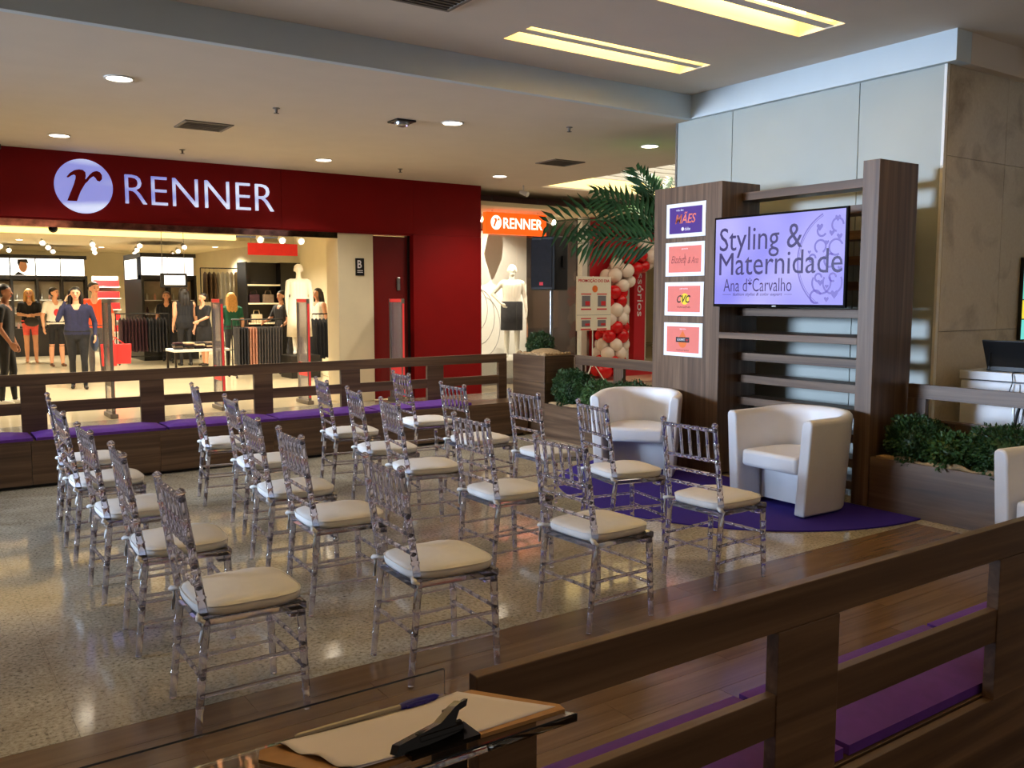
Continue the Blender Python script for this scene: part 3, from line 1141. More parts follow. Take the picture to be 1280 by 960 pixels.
def p1(t, f):
    text('lettering', 'MÃES', f, -.13, .13, -.03, .075, 'ink_coral', t, depth=.0005, shear=.25, fat=.012)
    text('small_lettering', 'mês das', f, -.12, -.03, .085, .105, 'ink_white', t, depth=.0005)
    text('small_lettering', 'clube', f, -.01, .06, -.095, -.065, 'ink_white', t, depth=.0005, fat=.01)
    MB().prism([(-.035 + .017 * math.cos(a), -.08 + .017 * math.sin(a)) for a in ang[::3]], f, 0, .0005).build('mark', 'ink_white', t)


def p2(t, f):
    text('lettering', 'Elizabeth', f, -.17, .02, -.035, .03, 'ink_dark', t, depth=.0005, shear=.45, fat=-.01)
    text('lettering', '& Ana', f, .04, .17, -.04, .02, 'ink_dark', t, depth=.0005, shear=.45, fat=-.01)
    text('small_lettering', 'parceria', f, -.04, .04, .085, .102, 'ink_white', t, depth=.0005)
    bx(-.0005 - .0048, -.0048, -.004, 0.0, -.06, .05).build('stroke', 'ink_dark', t)


def p3(t, f):
    MB().prism([(.015 + .052 * math.cos(a), .0 + .052 * math.sin(a)) for a in ang[::2]], f, 0, .0004).build('mark', 'ink_yellow', t)
    text('lettering', 'CVC', f, -.085, .085, -.035, .035, 'ink_black', t, depth=.0009, shear=.3, fat=.02)
    text('small_lettering', 'patrocínio', f, -.05, .05, .085, .102, 'ink_white', t, depth=.0005)
    text('small_lettering', 'VIAGENS', f, -.085, .085, -.083, -.066, 'ink_dark', t, depth=.0005, fat=.01)


def p4(t, f):
    drop = [(0, .085)] + [(.055 * math.cos(R(a)), -.015 + .062 * math.sin(R(a))) for a in range(30, -211, -20)]
    MB().prism(drop, f, 0, .0004).build('mark', 'ink_orange', t)
    MB().prism([(-.085, -.025), (.085, -.025), (.085, .022), (-.085, .022)], f, .0004, .0007).build('banner', 'ink_black', t)
    text('lettering', 'GOURMET', f, -.07, .03, -.012, .01, 'ink_white', t, depth=.0009)
    text('lettering', 'bar', f, .04, .075, -.012, .012, 'ink_red', t, depth=.0009)
    text('small_lettering', 'apoio', f, -.04, .04, .09, .105, 'ink_white', t, depth=.0005)
    text('small_lettering', 'restaurante', f, -.08, .08, -.105, -.092, 'ink_dark', t, depth=.0005)


poster('deep purple poster in white mount, topmost on the wooden column', 5.865, 2.30, 'poster_purple', p1)
poster('coral poster with handwritten script below the purple poster', 5.868, 1.945, 'poster_coral', p2)
poster('coral poster with a yellow disc behind black letters', 5.872, 1.58, 'poster_coral', p3)
poster('coral poster with a black banner, lowest on the wooden column', 5.875, 1.205, 'poster_coral', p4)


# ---- white tub armchairs
def make_armchair(label):
    t = thing('tub_armchair', label, 'armchair', group=None)
    # path of the shell seen from above, front at +x
    path = []
    hw, fx, bc = .305, .33, -.02
    for k in range(5):
        path.append((fx - (fx - bc) * k / 4, -hw))
    for k in range(1, 16):
        a = -math.pi / 2 - math.pi * k / 16
        path.append((bc + .29 * math.cos(a), hw * math.sin(a)))
    for k in range(5):
        path.append((bc + (fx - bc) * k / 4, hw))
    th = .045
    # cross-section: offset from centre line (out +), height fraction
    cs = [(-th, 0), (-th, .30), (-th, .62), (-th * .95, .94), (-th * .7, .985), (-th * .2, 1.0), (th * .5, .998), (th * .9, .975), (th, .94), (th, .5), (th, 0)]
    m = MB()
    n = len(path)
    ring = []
    for i, (x, y_) in enumerate(path):
        a, b = path[max(i - 1, 0)], path[min(i + 1, n - 1)]
        d = Vector((b[0] - a[0], b[1] - a[1], 0)).normalized()
        out = Vector((d.y, -d.x, 0))
        if i == 0 or i == n - 1:
            out = Vector((0, -1 if y_ < 0 else 1, 0))
        if out.dot(Vector((x + .05, y_, 0))) < 0:
            out = -out
        back = max(0, (bc - x) / .29)
        H = .715 + .02 * min(1, back * 1.5)
        pr = []
        for off, h in cs:
            fl = .048 * h * (1 if h > .0 else 0)
            p = Vector((x, y_, 0)) + out * (off + fl)
            pr.append((p.x, p.y, .012 + h * (H - .012)))
        ring.append(pr)
    k = len(cs)
    vs = [p for r in ring for p in r]
    fs = []
    for i in range(n - 1):
        for j in range(k - 1):
            a = i * k + j
            fs.append((a, a + k, a + k + 1, a + 1))
        fs.append((i * k + k - 1, (i + 1) * k + k - 1, (i + 1) * k, i * k))
    fs.append(tuple(range(k)))
    fs.append(tuple((n - 1) * k + j for j in range(k))[::-1])
    m._add(vs, fs)
    sh = m.build('shell', 'leather', t, True, 60)
    bm = bmesh.new()
    bm.from_mesh(sh.data)
    bmesh.ops.recalc_face_normals(bm, faces=bm.faces[:])
    bm.to_mesh(sh.data)
    bm.free()
    md = sh.modifiers.new('bevel', 'BEVEL')
    md.width, md.segments, md.limit_method, md.angle_limit = .014, 3, 'ANGLE', R(55)

    def seat_poly(inset, front):
        P = [(front, -hw + th + inset), (front, hw - th - inset)]
        for q in range(0, 17):
            a = math.pi / 2 + math.pi * q / 16
            P.append((bc + (.29 - th - inset) * math.cos(a), (hw - th - inset) * math.sin(a)))
        return P
    P = seat_poly(.004, .315)
    m = MB()
    m.prism(P, ((0, 0, 0), (1, 0, 0), (0, 1, 0)), .30, .43)
    s = m.build('seat_cushion', 'leather', t, True, 45)
    md = s.modifiers.new('bevel', 'BEVEL')
    md.width, md.segments, md.limit_method = .03, 4, 'ANGLE'
    m = MB()
    m.prism(seat_poly(.008, .08), ((0, 0, 0), (1, 0, 0), (0, 1, 0)), .03, .30)
    m.build('front_panel', 'leather', t)
    for sx, sy in ((.28, .305), (.28, -.305), (-.2, .2), (-.2, -.2)):
        MB().tube([(sx, sy, 0), (sx, sy, .014)], .02, 8).build('glide', 'black', t)
    return t


ac = make_armchair('white leather tub armchair below the television, beside the tall pillar')
ac2 = copy_tree(ac)
ac3 = copy_tree(ac)
for o, (x, y_, a), lab in ((ac, (5.60, 4.28, 179), None), (ac2, (5.57, 6.0, 220), 'white leather tub armchair in front of the poster column'),
                           (ac3, (5.53, 2.19, 172), 'white leather tub armchair in front of the planter, partly hidden by the fence')):
    o.location = (x, y_, .010 if o is not ac3 else 0)
    o.rotation_euler = (0, 0, R(a))
    if lab:
        o['label'] = lab


# ================================================================== CLEAR CHIAVARI CHAIRS
def bamboo(p0, p1, r, rings=3, n=8, r1=None):
    p0, p1 = Vector(p0), Vector(p1)
    r1 = r1 or r
    pts, rad = [p0], [r]
    L = (p1 - p0).length
    for k in range(1, rings + 1):
        s = k / (rings + 1)
        rr = r + (r1 - r) * s
        for ds, f in ((-.006, 1.0), (-.002, 1.2), (.002, 1.2), (.006, 1.0)):
            pts.append(p0.lerp(p1, s + ds / L))
            rad.append(rr * f)
    pts.append(p1)
    rad.append(r1)
    return pts, rad


def make_chair(label):
    t = thing('chiavari_chair', label, 'chair', group='clear chairs set out in rows')

    def part(name, segs, mat='acrylic', n=8):
        m = MB()
        for pts, rad in segs:
            m.tube(pts, rad, n)
        return m.build(name, mat, t, True, 50)
    for s in (1, -1):
        a = bamboo((-.222, .19 * s, .004), (-.180, .188 * s, .42), .0135, 3, 10, .0165)
        b = bamboo((-.180, .188 * s, .42), (-.250, .185 * s, .905), .0165, 4, 10, .014)
        m = MB()
        m.tube(a[0] + b[0][1:], a[1] + b[1][1:], 10)
        m.lathe([(.014, 0), (.018, .005), (.018, .012), (.011, .020), (.004, .024)], (-.2505, .185 * s, .904), 10)
        m.build('rear_leg', 'acrylic', t, True, 50)
        p, r = bamboo((.192, .196 * s, .004), (.178, .188 * s, .405), .0135, 4, 10, .0175)
        part('front_leg', [(p, r)], n=10)

    def bp(z):
        f = (z - .42) / .485
        return -.180 - .07 * f
    y_ = .186
    part('top_rail', [bamboo((bp(.885), -y_, .885), (bp(.885), y_, .885), .0115, 5)])
    part('back_rail', [bamboo((bp(.715), -y_, .715), (bp(.715), y_, .715), .0105, 5)])
    part('back_rail', [bamboo((bp(.635), -y_, .635), (bp(.635), y_, .635), .0095, 4)])
    part('back_rail', [bamboo((bp(.555), -y_, .555), (bp(.555), y_, .555), .0095, 4)])
    for k in range(5):
        yy = -y_ + 2 * y_ * (k + 1) / 6
        part('spindle', [bamboo((bp(.715), yy, .715), (bp(.885), yy, .885), .0085, 1, 7)])
    for s in (1, -1):
        for z in (.245, .150):
            fx0 = -.222 + .042 * z / .42
            part('side_stretcher', [bamboo((fx0, .189 * s, z), (.187, .193 * s, z), .0085, 4, 7)])
    for z in (.265, .175):
        part('front_stretcher', [bamboo((.184, -.19, z), (.184, .19, z), .0085, 4, 7)])
    part('rear_stretcher', [bamboo((-.198, -.188, .215), (-.198, .188, .215), .0085, 4, 7)])
    # seat frame
    m = MB()
    m.prism([(-.198, -.185), (.198, -.203), (.198, .203), (-.198, .185)], ((0, 0, 0), (1, 0, 0), (0, 1, 0)), .405, .437)
    m.build('seat', 'acrylic', t, bevel=.006)
    for sx, sy in ((.165, .16), (.165, -.16)):
        bx(sx - .03, sx + .03, sy - .03, sy + .03, .375, .405).build('corner_block', 'acrylic', t, bevel=.006)
    # cushion: rounded square pad with a crowned top
    N, K = 36, 6
    vs, fs = [], []

    def sq(a, hx, hy, e=4.2):
        c, s_ = math.cos(a), math.sin(a)
        q = (abs(c) ** e + abs(s_) ** e) ** (-1 / e)
        x = c * q * hx
        return x, s_ * q * hy * (1 + .035 * x / .2)
    prof = [(.975, .438), (1.0, .448), (1.01, .462), (.985, .476), (.90, .484), (.70, .490), (.40, .4935)]
    for f, z in prof:
        for k in range(N):
            x, yv = sq(2 * math.pi * k / N, .203 * f, .198 * f)
            vs.append((x + .002, yv, z + .0015 * math.sin(k * 1.9 + f * 9) * (f < .97)))
    for i in range(len(prof) - 1):
        for k in range(N):
            a, b = i * N + k, i * N + (k + 1) % N
            fs.append((a, b, b + N, a + N))
    vs.append((0, 0, .4945))
    o = (len(prof) - 1) * N
    fs += [(o + k, o + (k + 1) % N, len(vs) - 1) for k in range(N)]
    fs.append(tuple(range(N))[::-1])
    m = MB()
    m._add(vs, fs)
    cu = m.build('cushion', 'cushion', t, True, 70)
    m = MB()
    pp = [sq(2 * math.pi * k / N, .2045, .1995) for k in range(N + 1)]
    m.tube([(x + .002, yv, .4735) for x, yv in pp], .0028, 5, False)
    m.build('piping', 'cushion', cu, True)
    for s in (1, -1):
        m = MB()
        m.tube([(-.17, .165 * s, .450), (-.205, .185 * s, .455), (-.212, .205 * s, .447), (-.195, .215 * s, .438), (-.20, .21 * s, .40), (-.207, .206 * s, .36)],
               [.006, .010, .010, .009, .007, .006], 6)
        m.ball((-.207, .203 * s, .448), (.014, .014, .012), 8, 6)
        m.build('tie', 'cushion', cu, True)
    return t


ROWS = ['back row', 'third row', 'second row', 'front row']
ORD = ['first', 'second', 'third', 'fourth', 'fifth']
CH = [('11', 1.047, 3.385, -0.9), ('12', 1.04, 4.271, -3.1), ('13', 1.03, 5.088, 0.5), ('14', 1.036, 6.002, 0), ('15', 1.083, 6.817, -6), ('21', 1.89, 3.31, -2.6),
      ('22', 1.866, 4.31, -3.1), ('23', 1.913, 5.051, -5.8), ('24', 2.094, 6.017, -6.0), ('25', 2.117, 6.981, -9.1), ('31', 2.846, 3.357, 2.3), ('32', 2.931, 4.29, -0.8),
      ('33', 2.899, 5.217, -9.1), ('34', 3.014, 6.027, -10.1), ('35', 3.138, 6.932, -8.9), ('41', 3.812, 3.447, 2.6), ('42', 3.921, 4.355, -10.5), ('43', 3.957, 5.202, -1.1),
      ('44', 3.834, 5.999, -1.1), ('45', 3.993, 7.158, -5.2)]
proto = make_chair('x')
for i, (n, x, y_, a) in enumerate(CH):
    c = proto if i == 0 else copy_tree(proto)
    c.location = (x, y_, 0)
    c.rotation_euler = (0, 0, R(a))
    c['label'] = 'clear plastic chair with white cushion, %s from the stage, %s from the plank floor' % (ROWS[int(n[0]) - 1], ORD[int(n[1]) - 1])

# ================================================================== CEILING FITTINGS
lights = [(1.63, 8.06), (4.87, 8.12), (7.55, 8.0), (1.62, 11.24), (4.76, 11.24), (7.56, 11.24)]
where = ['over the bench cushions, left of the square vent', 'beside the dark smoke detector', 'above the palm', 'above the round emblem of the store sign', 'above the last letters of the store sign',
         'above the end of the dark red fascia']
proto_l = None
for (x, y_), w in zip(lights, where):
    if proto_l is None:
        t = thing('downlight', 'x', 'ceiling light', (x, y_, 3.40), 0, 'round ceiling downlights')
        MB().lathe([(.115, -.001), (.12, -.008), (.10, -.010), (.098, -.002)], n=28).build('trim_ring', 'white', t, True, 40)
        MB().lathe([(.098, -.001), (.098, -.005)], n=28).build('lens', 'lamp_white', t)
        proto_l = t
    else:
        t = copy_tree(proto_l)
        t.location = (x, y_, 3.40)
    t['label'] = 'small round lit ceiling downlight ' + w
    ld = bpy.data.lights.new('downlight_beam', 'SPOT')
    ld.energy = 100
    ld.color = (1.0, .90, .76)
    ld.spot_size = R(130)
    ld.spot_blend = .8
    ld.shadow_soft_size = .09
    lo = bpy.data.objects.new('downlight_beam', ld)
    COL.objects.link(lo)
    lo.parent = t
    lo.location = (0, 0, -.02)


def vent(label, x, y_, z, w, d):
    t = thing('air_vent', label, 'vent', (x, y_, z))
    m = MB()
    m.box(-w / 2, w / 2, -d / 2, -d / 2 + .03, -.012, 0).box(-w / 2, w / 2, d / 2 - .03, d / 2, -.012, 0).box(-w / 2, -w / 2 + .03, -d / 2 + .03, d / 2 - .03, -.012, 0)
    m.box(w / 2 - .03, w / 2, -d / 2 + .03, d / 2 - .03, -.012, 0)
    m.build('frame', 'grey_vent', t)
    bx(-w / 2 + .03, w / 2 - .03, -d / 2 + .03, d / 2 - .03, -.002, 0).build('backing', 'black', t)
    n = 6
    for k in range(n):
        yy = -d / 2 + .03 + (k + .5) * (d - .06) / n
        bx(-w / 2 + .03, w / 2 - .03, yy - .008, yy + .004, -.010, -.002).build('slat', 'grey_vent', t)


vent('square slatted ceiling vent above the store lettering', 2.79, 9.75, 3.40, .50, .45)
vent('square slatted ceiling vent above the orange sign', 7.47, 9.65, 3.40, .50, .45)
vent('rectangular slatted vent in the upper ceiling', 3.05, 5.47, 3.63, .62, .36)
sp_lab = ['small ceiling sprinkler beside the square vent, nearer the ceiling drop', 'small ceiling sprinkler close to the fascia above the lettering', 'small ceiling sprinkler above the red door',
          'small ceiling sprinkler near the panelled wall']
for (x, y_), lab in zip([(3.11, 8.46), (3.01, 11.46), (5.98, 11.41), (6.02, 7.62)], sp_lab):
    t = thing('sprinkler', lab, 'sprinkler', (x, y_, 3.40), 0, 'ceiling sprinklers')
    MB().lathe([(.035, 0), (.035, -.006), (.014, -.012), (.012, -.04)], n=12).build('escutcheon', 'grey_vent', t, True, 40)
    MB().lathe([(.026, -.047), (.026, -.050)], n=12).build('deflector', 'dark_metal', t)
    MB().tube([(0, 0, -.038), (0, 0, -.049)], .006, 6).build('pin', 'dark_metal', t)
t = thing('smoke_detector', 'dark square smoke detector on the ceiling beside a downlight', 'detector', (4.39, 8.33, 3.40))
bx(-.11, .11, -.11, .11, -.02, 0).build('base', 'dark_metal', t, bevel=.006)
MB().lathe([(.08, -.02), (.075, -.045), (.05, -.058)], n=20).build('dome', 'steel', t, True, 40)
MB().ball((.03, -.05, -.055), .008, 8, 6).build('indicator', 'neon_violet', t)
tc_ = thing('spotlight', 'small white track spotlight under the corridor ceiling', 'spotlight', (8.5, 11.95, 3.40))
MB().tube([(0, 0, 0), (0, 0, -.08)], .012, 6).build('stem', 'white', tc_)
MB().tube([(-.03, .05, -.10), (.03, -.08, -.15)], [.03, .045], 12).build('head', 'white', tc_, True, 40)

# ================================================================== LOUDSPEAKER, CABINET, LAPTOP
t = thing('loudspeaker', 'black loudspeaker raised on a pole behind the tall planter box', 'loudspeaker', (6.76, 8.9, 1.68), R(-166))
m = MB()
prof = [(-.16, -.19), (.14, -.19), (.20, -.13), (.20, .13), (.14, .19), (-.16, .19), (-.20, .13), (-.20, -.13)]
prof = [(.17, -.20), (.19, -.16), (.19, .16), (.17, .20), (-.10, .18), (-.19, .10), (-.19, -.10), (-.10, -.18)]
m.prism(prof, ((0, 0, 0), (1, 0, 0), (0, 1, 0)), 0, .66)
m.build('cabinet', 'black', t, bevel=.015)
bx(.191, .198, -.165, .165, .04, .62).build('grille', 'black_cloth', t, bevel=.004)
bx(.198, .201, -.03, .03, .06, .10).build('badge', 'ink_red', t)
bx(-.03, .03, .185, .205, .28, .42).build('handle', 'black', t)
ps = thing('speaker_stand', 'grey tripod pole stand under the black loudspeaker', 'stand', (6.76, 8.9, 0))
MB().tube([(0, 0, .12), (0, 0, 1.68)], .022, 10).build('pole', 'steel', ps, True, 50)
for k in range(3):
    a = k * 2.094 + .4
    MB().tube([(.02 * math.cos(a), .02 * math.sin(a), .55), (.22 * math.cos(a), .22 * math.sin(a), .012)], .012, 8).build('leg', 'steel', ps, True, 50)
MB().tube([(0, 0, .52), (0, 0, .60)], .034, 10).build('collar', 'black', ps, True, 50)

cb = thing('side_cabinet', 'white cabinet carrying the laptop behind the wooden fence', 'cabinet', (7.18, 3.30, 0))
bx(-.21, .23, -.46, .46, 0.02, .945).build('body', 'white_gloss', cb, bevel=.004)
bx(-.23, .25, -.47, .47, .955, 1.02).build('top', 'white_gloss', cb, bevel=.004)
for a, b in ((-.455, -.004), (.004, .455)):
    d_ = bx(-.228, -.212, a, b, .04, .94).build('door', 'white_gloss', cb, bevel=.003)
    bx(-.240, -.229, (.03 if a > 0 else -.045), (.045 if a > 0 else -.03), .62, .76).build('handle', 'steel', d_)
lp = thing('laptop', 'open black laptop seen from behind on the white cabinet', 'laptop', (7.16, 3.44, 1.02))
bx(-.10, .14, -.17, .17, 0.0, .045).build('base', 'black', lp, bevel=.005)
scr = bx(-.006, .006, -.175, .175, 0.0, .235)
so = scr.build('screen_lid', 'black', lp, bevel=.004)
so.location = (-.09, 0, .03)
so.rotation_euler = (0, R(-24), 0)
MB().tube([(-.12, .16, 0.005), (-.16, .12, .15)], .004, 6).build('prop', 'black', lp)


def smooth_path(P, n=7):
    P = [Vector(p) for p in P]
    Q = [P[0]] + P + [P[-1]]
    out = []
    for a, b, c, d in zip(Q, Q[1:], Q[2:], Q[3:]):
        for k in range(n):
            t = k / n
            out.append(.5 * (2 * b + (c - a) * t + (2 * a - 5 * b + 4 * c - d) * t * t + (3 * b - a - 3 * c + d) * t ** 3))
    return out + [P[-1]]


cbl = MB()
cbl.tube(smooth_path([(7.07, 3.36, 1.024), (6.98, 3.36, 1.024), (6.938, 3.355, 1.015), (6.925, 3.345, .95), (6.92, 3.365, .86), (6.92, 3.33, .78), (6.92, 3.27, .81), (6.92, 3.235, .76),
                      (6.92, 3.24, .5), (6.91, 3.24, .15), (6.90, 3.23, .006), (6.84, 3.20, .005)]), .004, 6)
tag(cbl.build('power_cable', 'black', None, True), 'thin black cable hanging down the white cabinet front', 'cable')
cbl = MB()
cbl.tube(smooth_path([(7.08, 3.06, 1.031), (6.99, 3.08, 1.031), (6.935, 3.11, 1.022), (6.905, 3.17, .955), (6.895, 3.24, .85), (6.89, 3.285, .70), (6.89, 3.305, .5), (6.88, 3.31, .2), (6.86, 3.31, .03), (6.80, 3.29, .012)]), .011, 8)
tag(cbl.build('power_cable', 'black', None, True), 'thick black cable looping down the white cabinet', 'cable')
ms = thing('wall_screen', 'bright coloured screen on the stone wall above the laptop', 'screen', (8.36, 3.885, 1.58))
bx(-.29, .29, -.03, 0, -.36, .36).build('casing', 'black', ms)
bx(-.28, .28, -.033, -.03, .0, .35).build('display', 'screen_side', ms)
bx(-.28, .28, -.033, -.03, -.17, -.01).build('display', 'screen_yellow', ms)
bx(-.28, .28, -.033, -.03, -.35, -.18).build('display', 'screen_side', ms)

# ================================================================== CLEAR STAND WITH CLIPBOARD
SL = math.atan2(.05, .205)
# frame of the sloping sheet: near edge high, far edge low; origin at the near right corner
st = thing('acrylic_stand', 'clear acrylic reading stand with a thick sloping top', 'stand', (.30, .98, 0))
slope = bpy.data.objects.new('x', None)
NEAR, FARY = .86, 1.135


def zt(yw):
    return 1.062 - (yw - .88) * math.tan(SL)


def sheet(x0, x1, y0, y1, lift, th, taper=0.0):
    m = MB()
    P = [(x0, y0), (x1, y0), (x1 - taper, y1), (x0, y1)]
    vs = [(x - .30, yv - .98, zt(yv) + lift - th) for x, yv in P] + [(x - .30, yv - .98, zt(yv) + lift) for x, yv in P]
    m._add(vs, [(0, 3, 2, 1), (4, 5, 6, 7), (0, 1, 5, 4), (1, 2, 6, 5), (2, 3, 7, 6), (3, 0, 4, 7)])
    return m


bpy.data.objects.remove(slope)
sheet(-.35, .70, NEAR, FARY, -.004, .012, .04).build('top_sheet', 'stand_acrylic', st, bevel=.002)
m = MB()
zl = zt(FARY)
m.box(-.65, .36, FARY - .98 - .002, FARY - .98 + .004, zl - .016, zl + .034)
m.build('lip', 'stand_acrylic', st)
bx(.228, .268, -.06, -.04, .88, 1.032).build('bracket', 'black', st)
bx(.26 - .05, .26 + .05, -.07, .07, 0.02, .90).build('post', 'stand_acrylic', st)
bx(-.25, .42, -.22, .22, 0, .02).build('foot_plate', 'stand_acrylic', st)
# clipboard
cbd = thing('clipboard', 'brown hardboard clipboard lying on the clear stand', 'clipboard', (.5, .99, zt(.99)))


def on_sheet(pts, lift, th, dx=.5, dy=.99):
    z0 = zt(dy)
    vs = [(x - dx, yv - dy, zt(yv) + lift - z0) for x, yv in pts] + [(x - dx, yv - dy, zt(yv) + lift + th - z0) for x, yv in pts]
    n = len(pts)
    m = MB()
    m._add(vs, [tuple(range(n))[::-1], tuple(range(n, 2 * n))] + [(k, (k + 1) % n, (k + 1) % n + n, k + n) for k in range(n)])
    return m


on_sheet([(.345, 1.06), (.385, .895), (.69, .875), (.70, .90), (.68, 1.09), (.36, 1.10)], -.0035, .005).build('board', 'mdf', cbd)
# the clip at the near edge
cl = MB()
x0, y0_ = .515, .888
for k in range(2):
    s = 1 if k == 0 else -1
zc = zt(y0_) - zt(.99) + .002
base = (x0 - .5, y0_ - .99, zc)
cl.box(base[0] - .05, base[0] + .045, base[1] - .012, base[1] + .028, base[2], base[2] + .006)
cl.tube([(base[0] - .03, base[1] + .010, base[2] + .012), (base[0] + .03, base[1] + .010, base[2] + .012)], .008, 10)
cl.prism([(-.064, -.002), (-.058, .010), (.0, .020), (.024, .034), (.034, .038), (.028, .028), (.020, .016), (.026, .005), (.0, .002)], ((base[0], base[1] + .004, base[2] + .004), (1, 0, 0), (0, .35, .94)), -.016, .004)
cl.prism([(.02, .010), (.052, .018), (.056, .026), (.022, .020)], ((base[0], base[1] + .03, base[2] + .004), (1, 0, 0), (0, .35, .94)), -.006, .004)
cl.build('clip', 'black_gloss', cbd)
# stack of paper sheets, slightly wavy
for q, (lift, dx, rot, lab) in enumerate(((.0018, .0, 0.0, 'lower sheet of white paper on the clipboard'), (.0028, -.004, .02, 'top sheet of white paper held on the clipboard by the black clip'))):
    m = MB()
    A = [Vector((.383 + dx, 1.095)), Vector((.655 + dx, 1.082)), Vector((.69 + dx, .895)), Vector((.405 + dx, .893))]
    NX, NY = 24, 14
    vs = []
    for i in range(NX + 1):
        for j in range(NY + 1):
            u, v = i / NX, j / NY
            p = (A[0] * (1 - u) + A[1] * u) * (1 - v) + (A[3] * (1 - u) + A[2] * u) * v
            wv = (.0022 * (1 + math.sin(v * 14)) * (1 - u) ** 3 + .003 * max(0, u - .8) * 5 * (1 - v)) * (1 + q * .6)
            vs.append((p.x - .5, p.y - .99, zt(p.y) - zt(.99) + lift + wv))
    W = NY + 1
    m._add(vs, [(i * W + j, i * W + j + 1, (i + 1) * W + j + 1, (i + 1) * W + j) for i in range(NX) for j in range(NY)])
    o = m.build('paper_sheet', 'paper', None, True)
    sd = o.modifiers.new('solid', 'SOLIDIFY')
    sd.thickness = .0004
    o.location = (.5, .99, zt(.99))
    tag(o, lab, 'paper')
# pen lying along the far edge of the paper
pn = thing('ballpoint_pen', 'clear ballpoint pen with a dark blue cap beside the paper', 'pen', (.51, 1.093, zt(1.093)))
z = .0075
MB().tube([(-.105, .0, z), (-.10, .0, z), (.055, -.004, z + .001)], [.0015, .004, .004], 8).build('barrel', 'plastic_clear_grey', pn, True, 40)
MB().tube([(.05, -.004, z + .001), (.062, -.004, z + .0015), (.105, -.0055, z + .002), (.112, -.0058, z + .002)], [.0045, .0058, .0052, .002], 10).build('cap', 'pen_blue', pn, True, 40)
bx(.058, .095, -.012, -.009, z - .001, z + .003).build('pocket_clip', 'pen_blue', pn)

# ================================================================== PEOPLE
def remesh_obj(name, mb, voxel, parent, mats, smooth_it=0):
    tmp = obj('tmp', mb.mesh('tmp', mats))
    md = tmp.modifiers.new('r', 'REMESH')
    md.mode = 'VOXEL'
    md.voxel_size = voxel
    if smooth_it:
        sm = tmp.modifiers.new('s', 'SMOOTH')
        sm.factor = .5
        sm.iterations = smooth_it
    bpy.context.view_layer.update()
    dg = bpy.context.evaluated_depsgraph_get()
    me = bpy.data.meshes.new_from_object(tmp.evaluated_get(dg))
    old = tmp.data
    bpy.data.objects.remove(tmp)
    bpy.data.meshes.remove(old)
    me.polygons.foreach_set('use_smooth', [True] * len(me.polygons))
    me.name = name
    return me


def seg_dist(P, a, b, ra, rb):
    a, b = np.array(a), np.array(b)
    ab = b - a
    t = np.clip(((P - a) @ ab) / max(ab @ ab, 1e-9), 0, 1)
    return np.linalg.norm(P - (a + t[:, None] * ab), axis=1) - (ra + (rb - ra) * t)


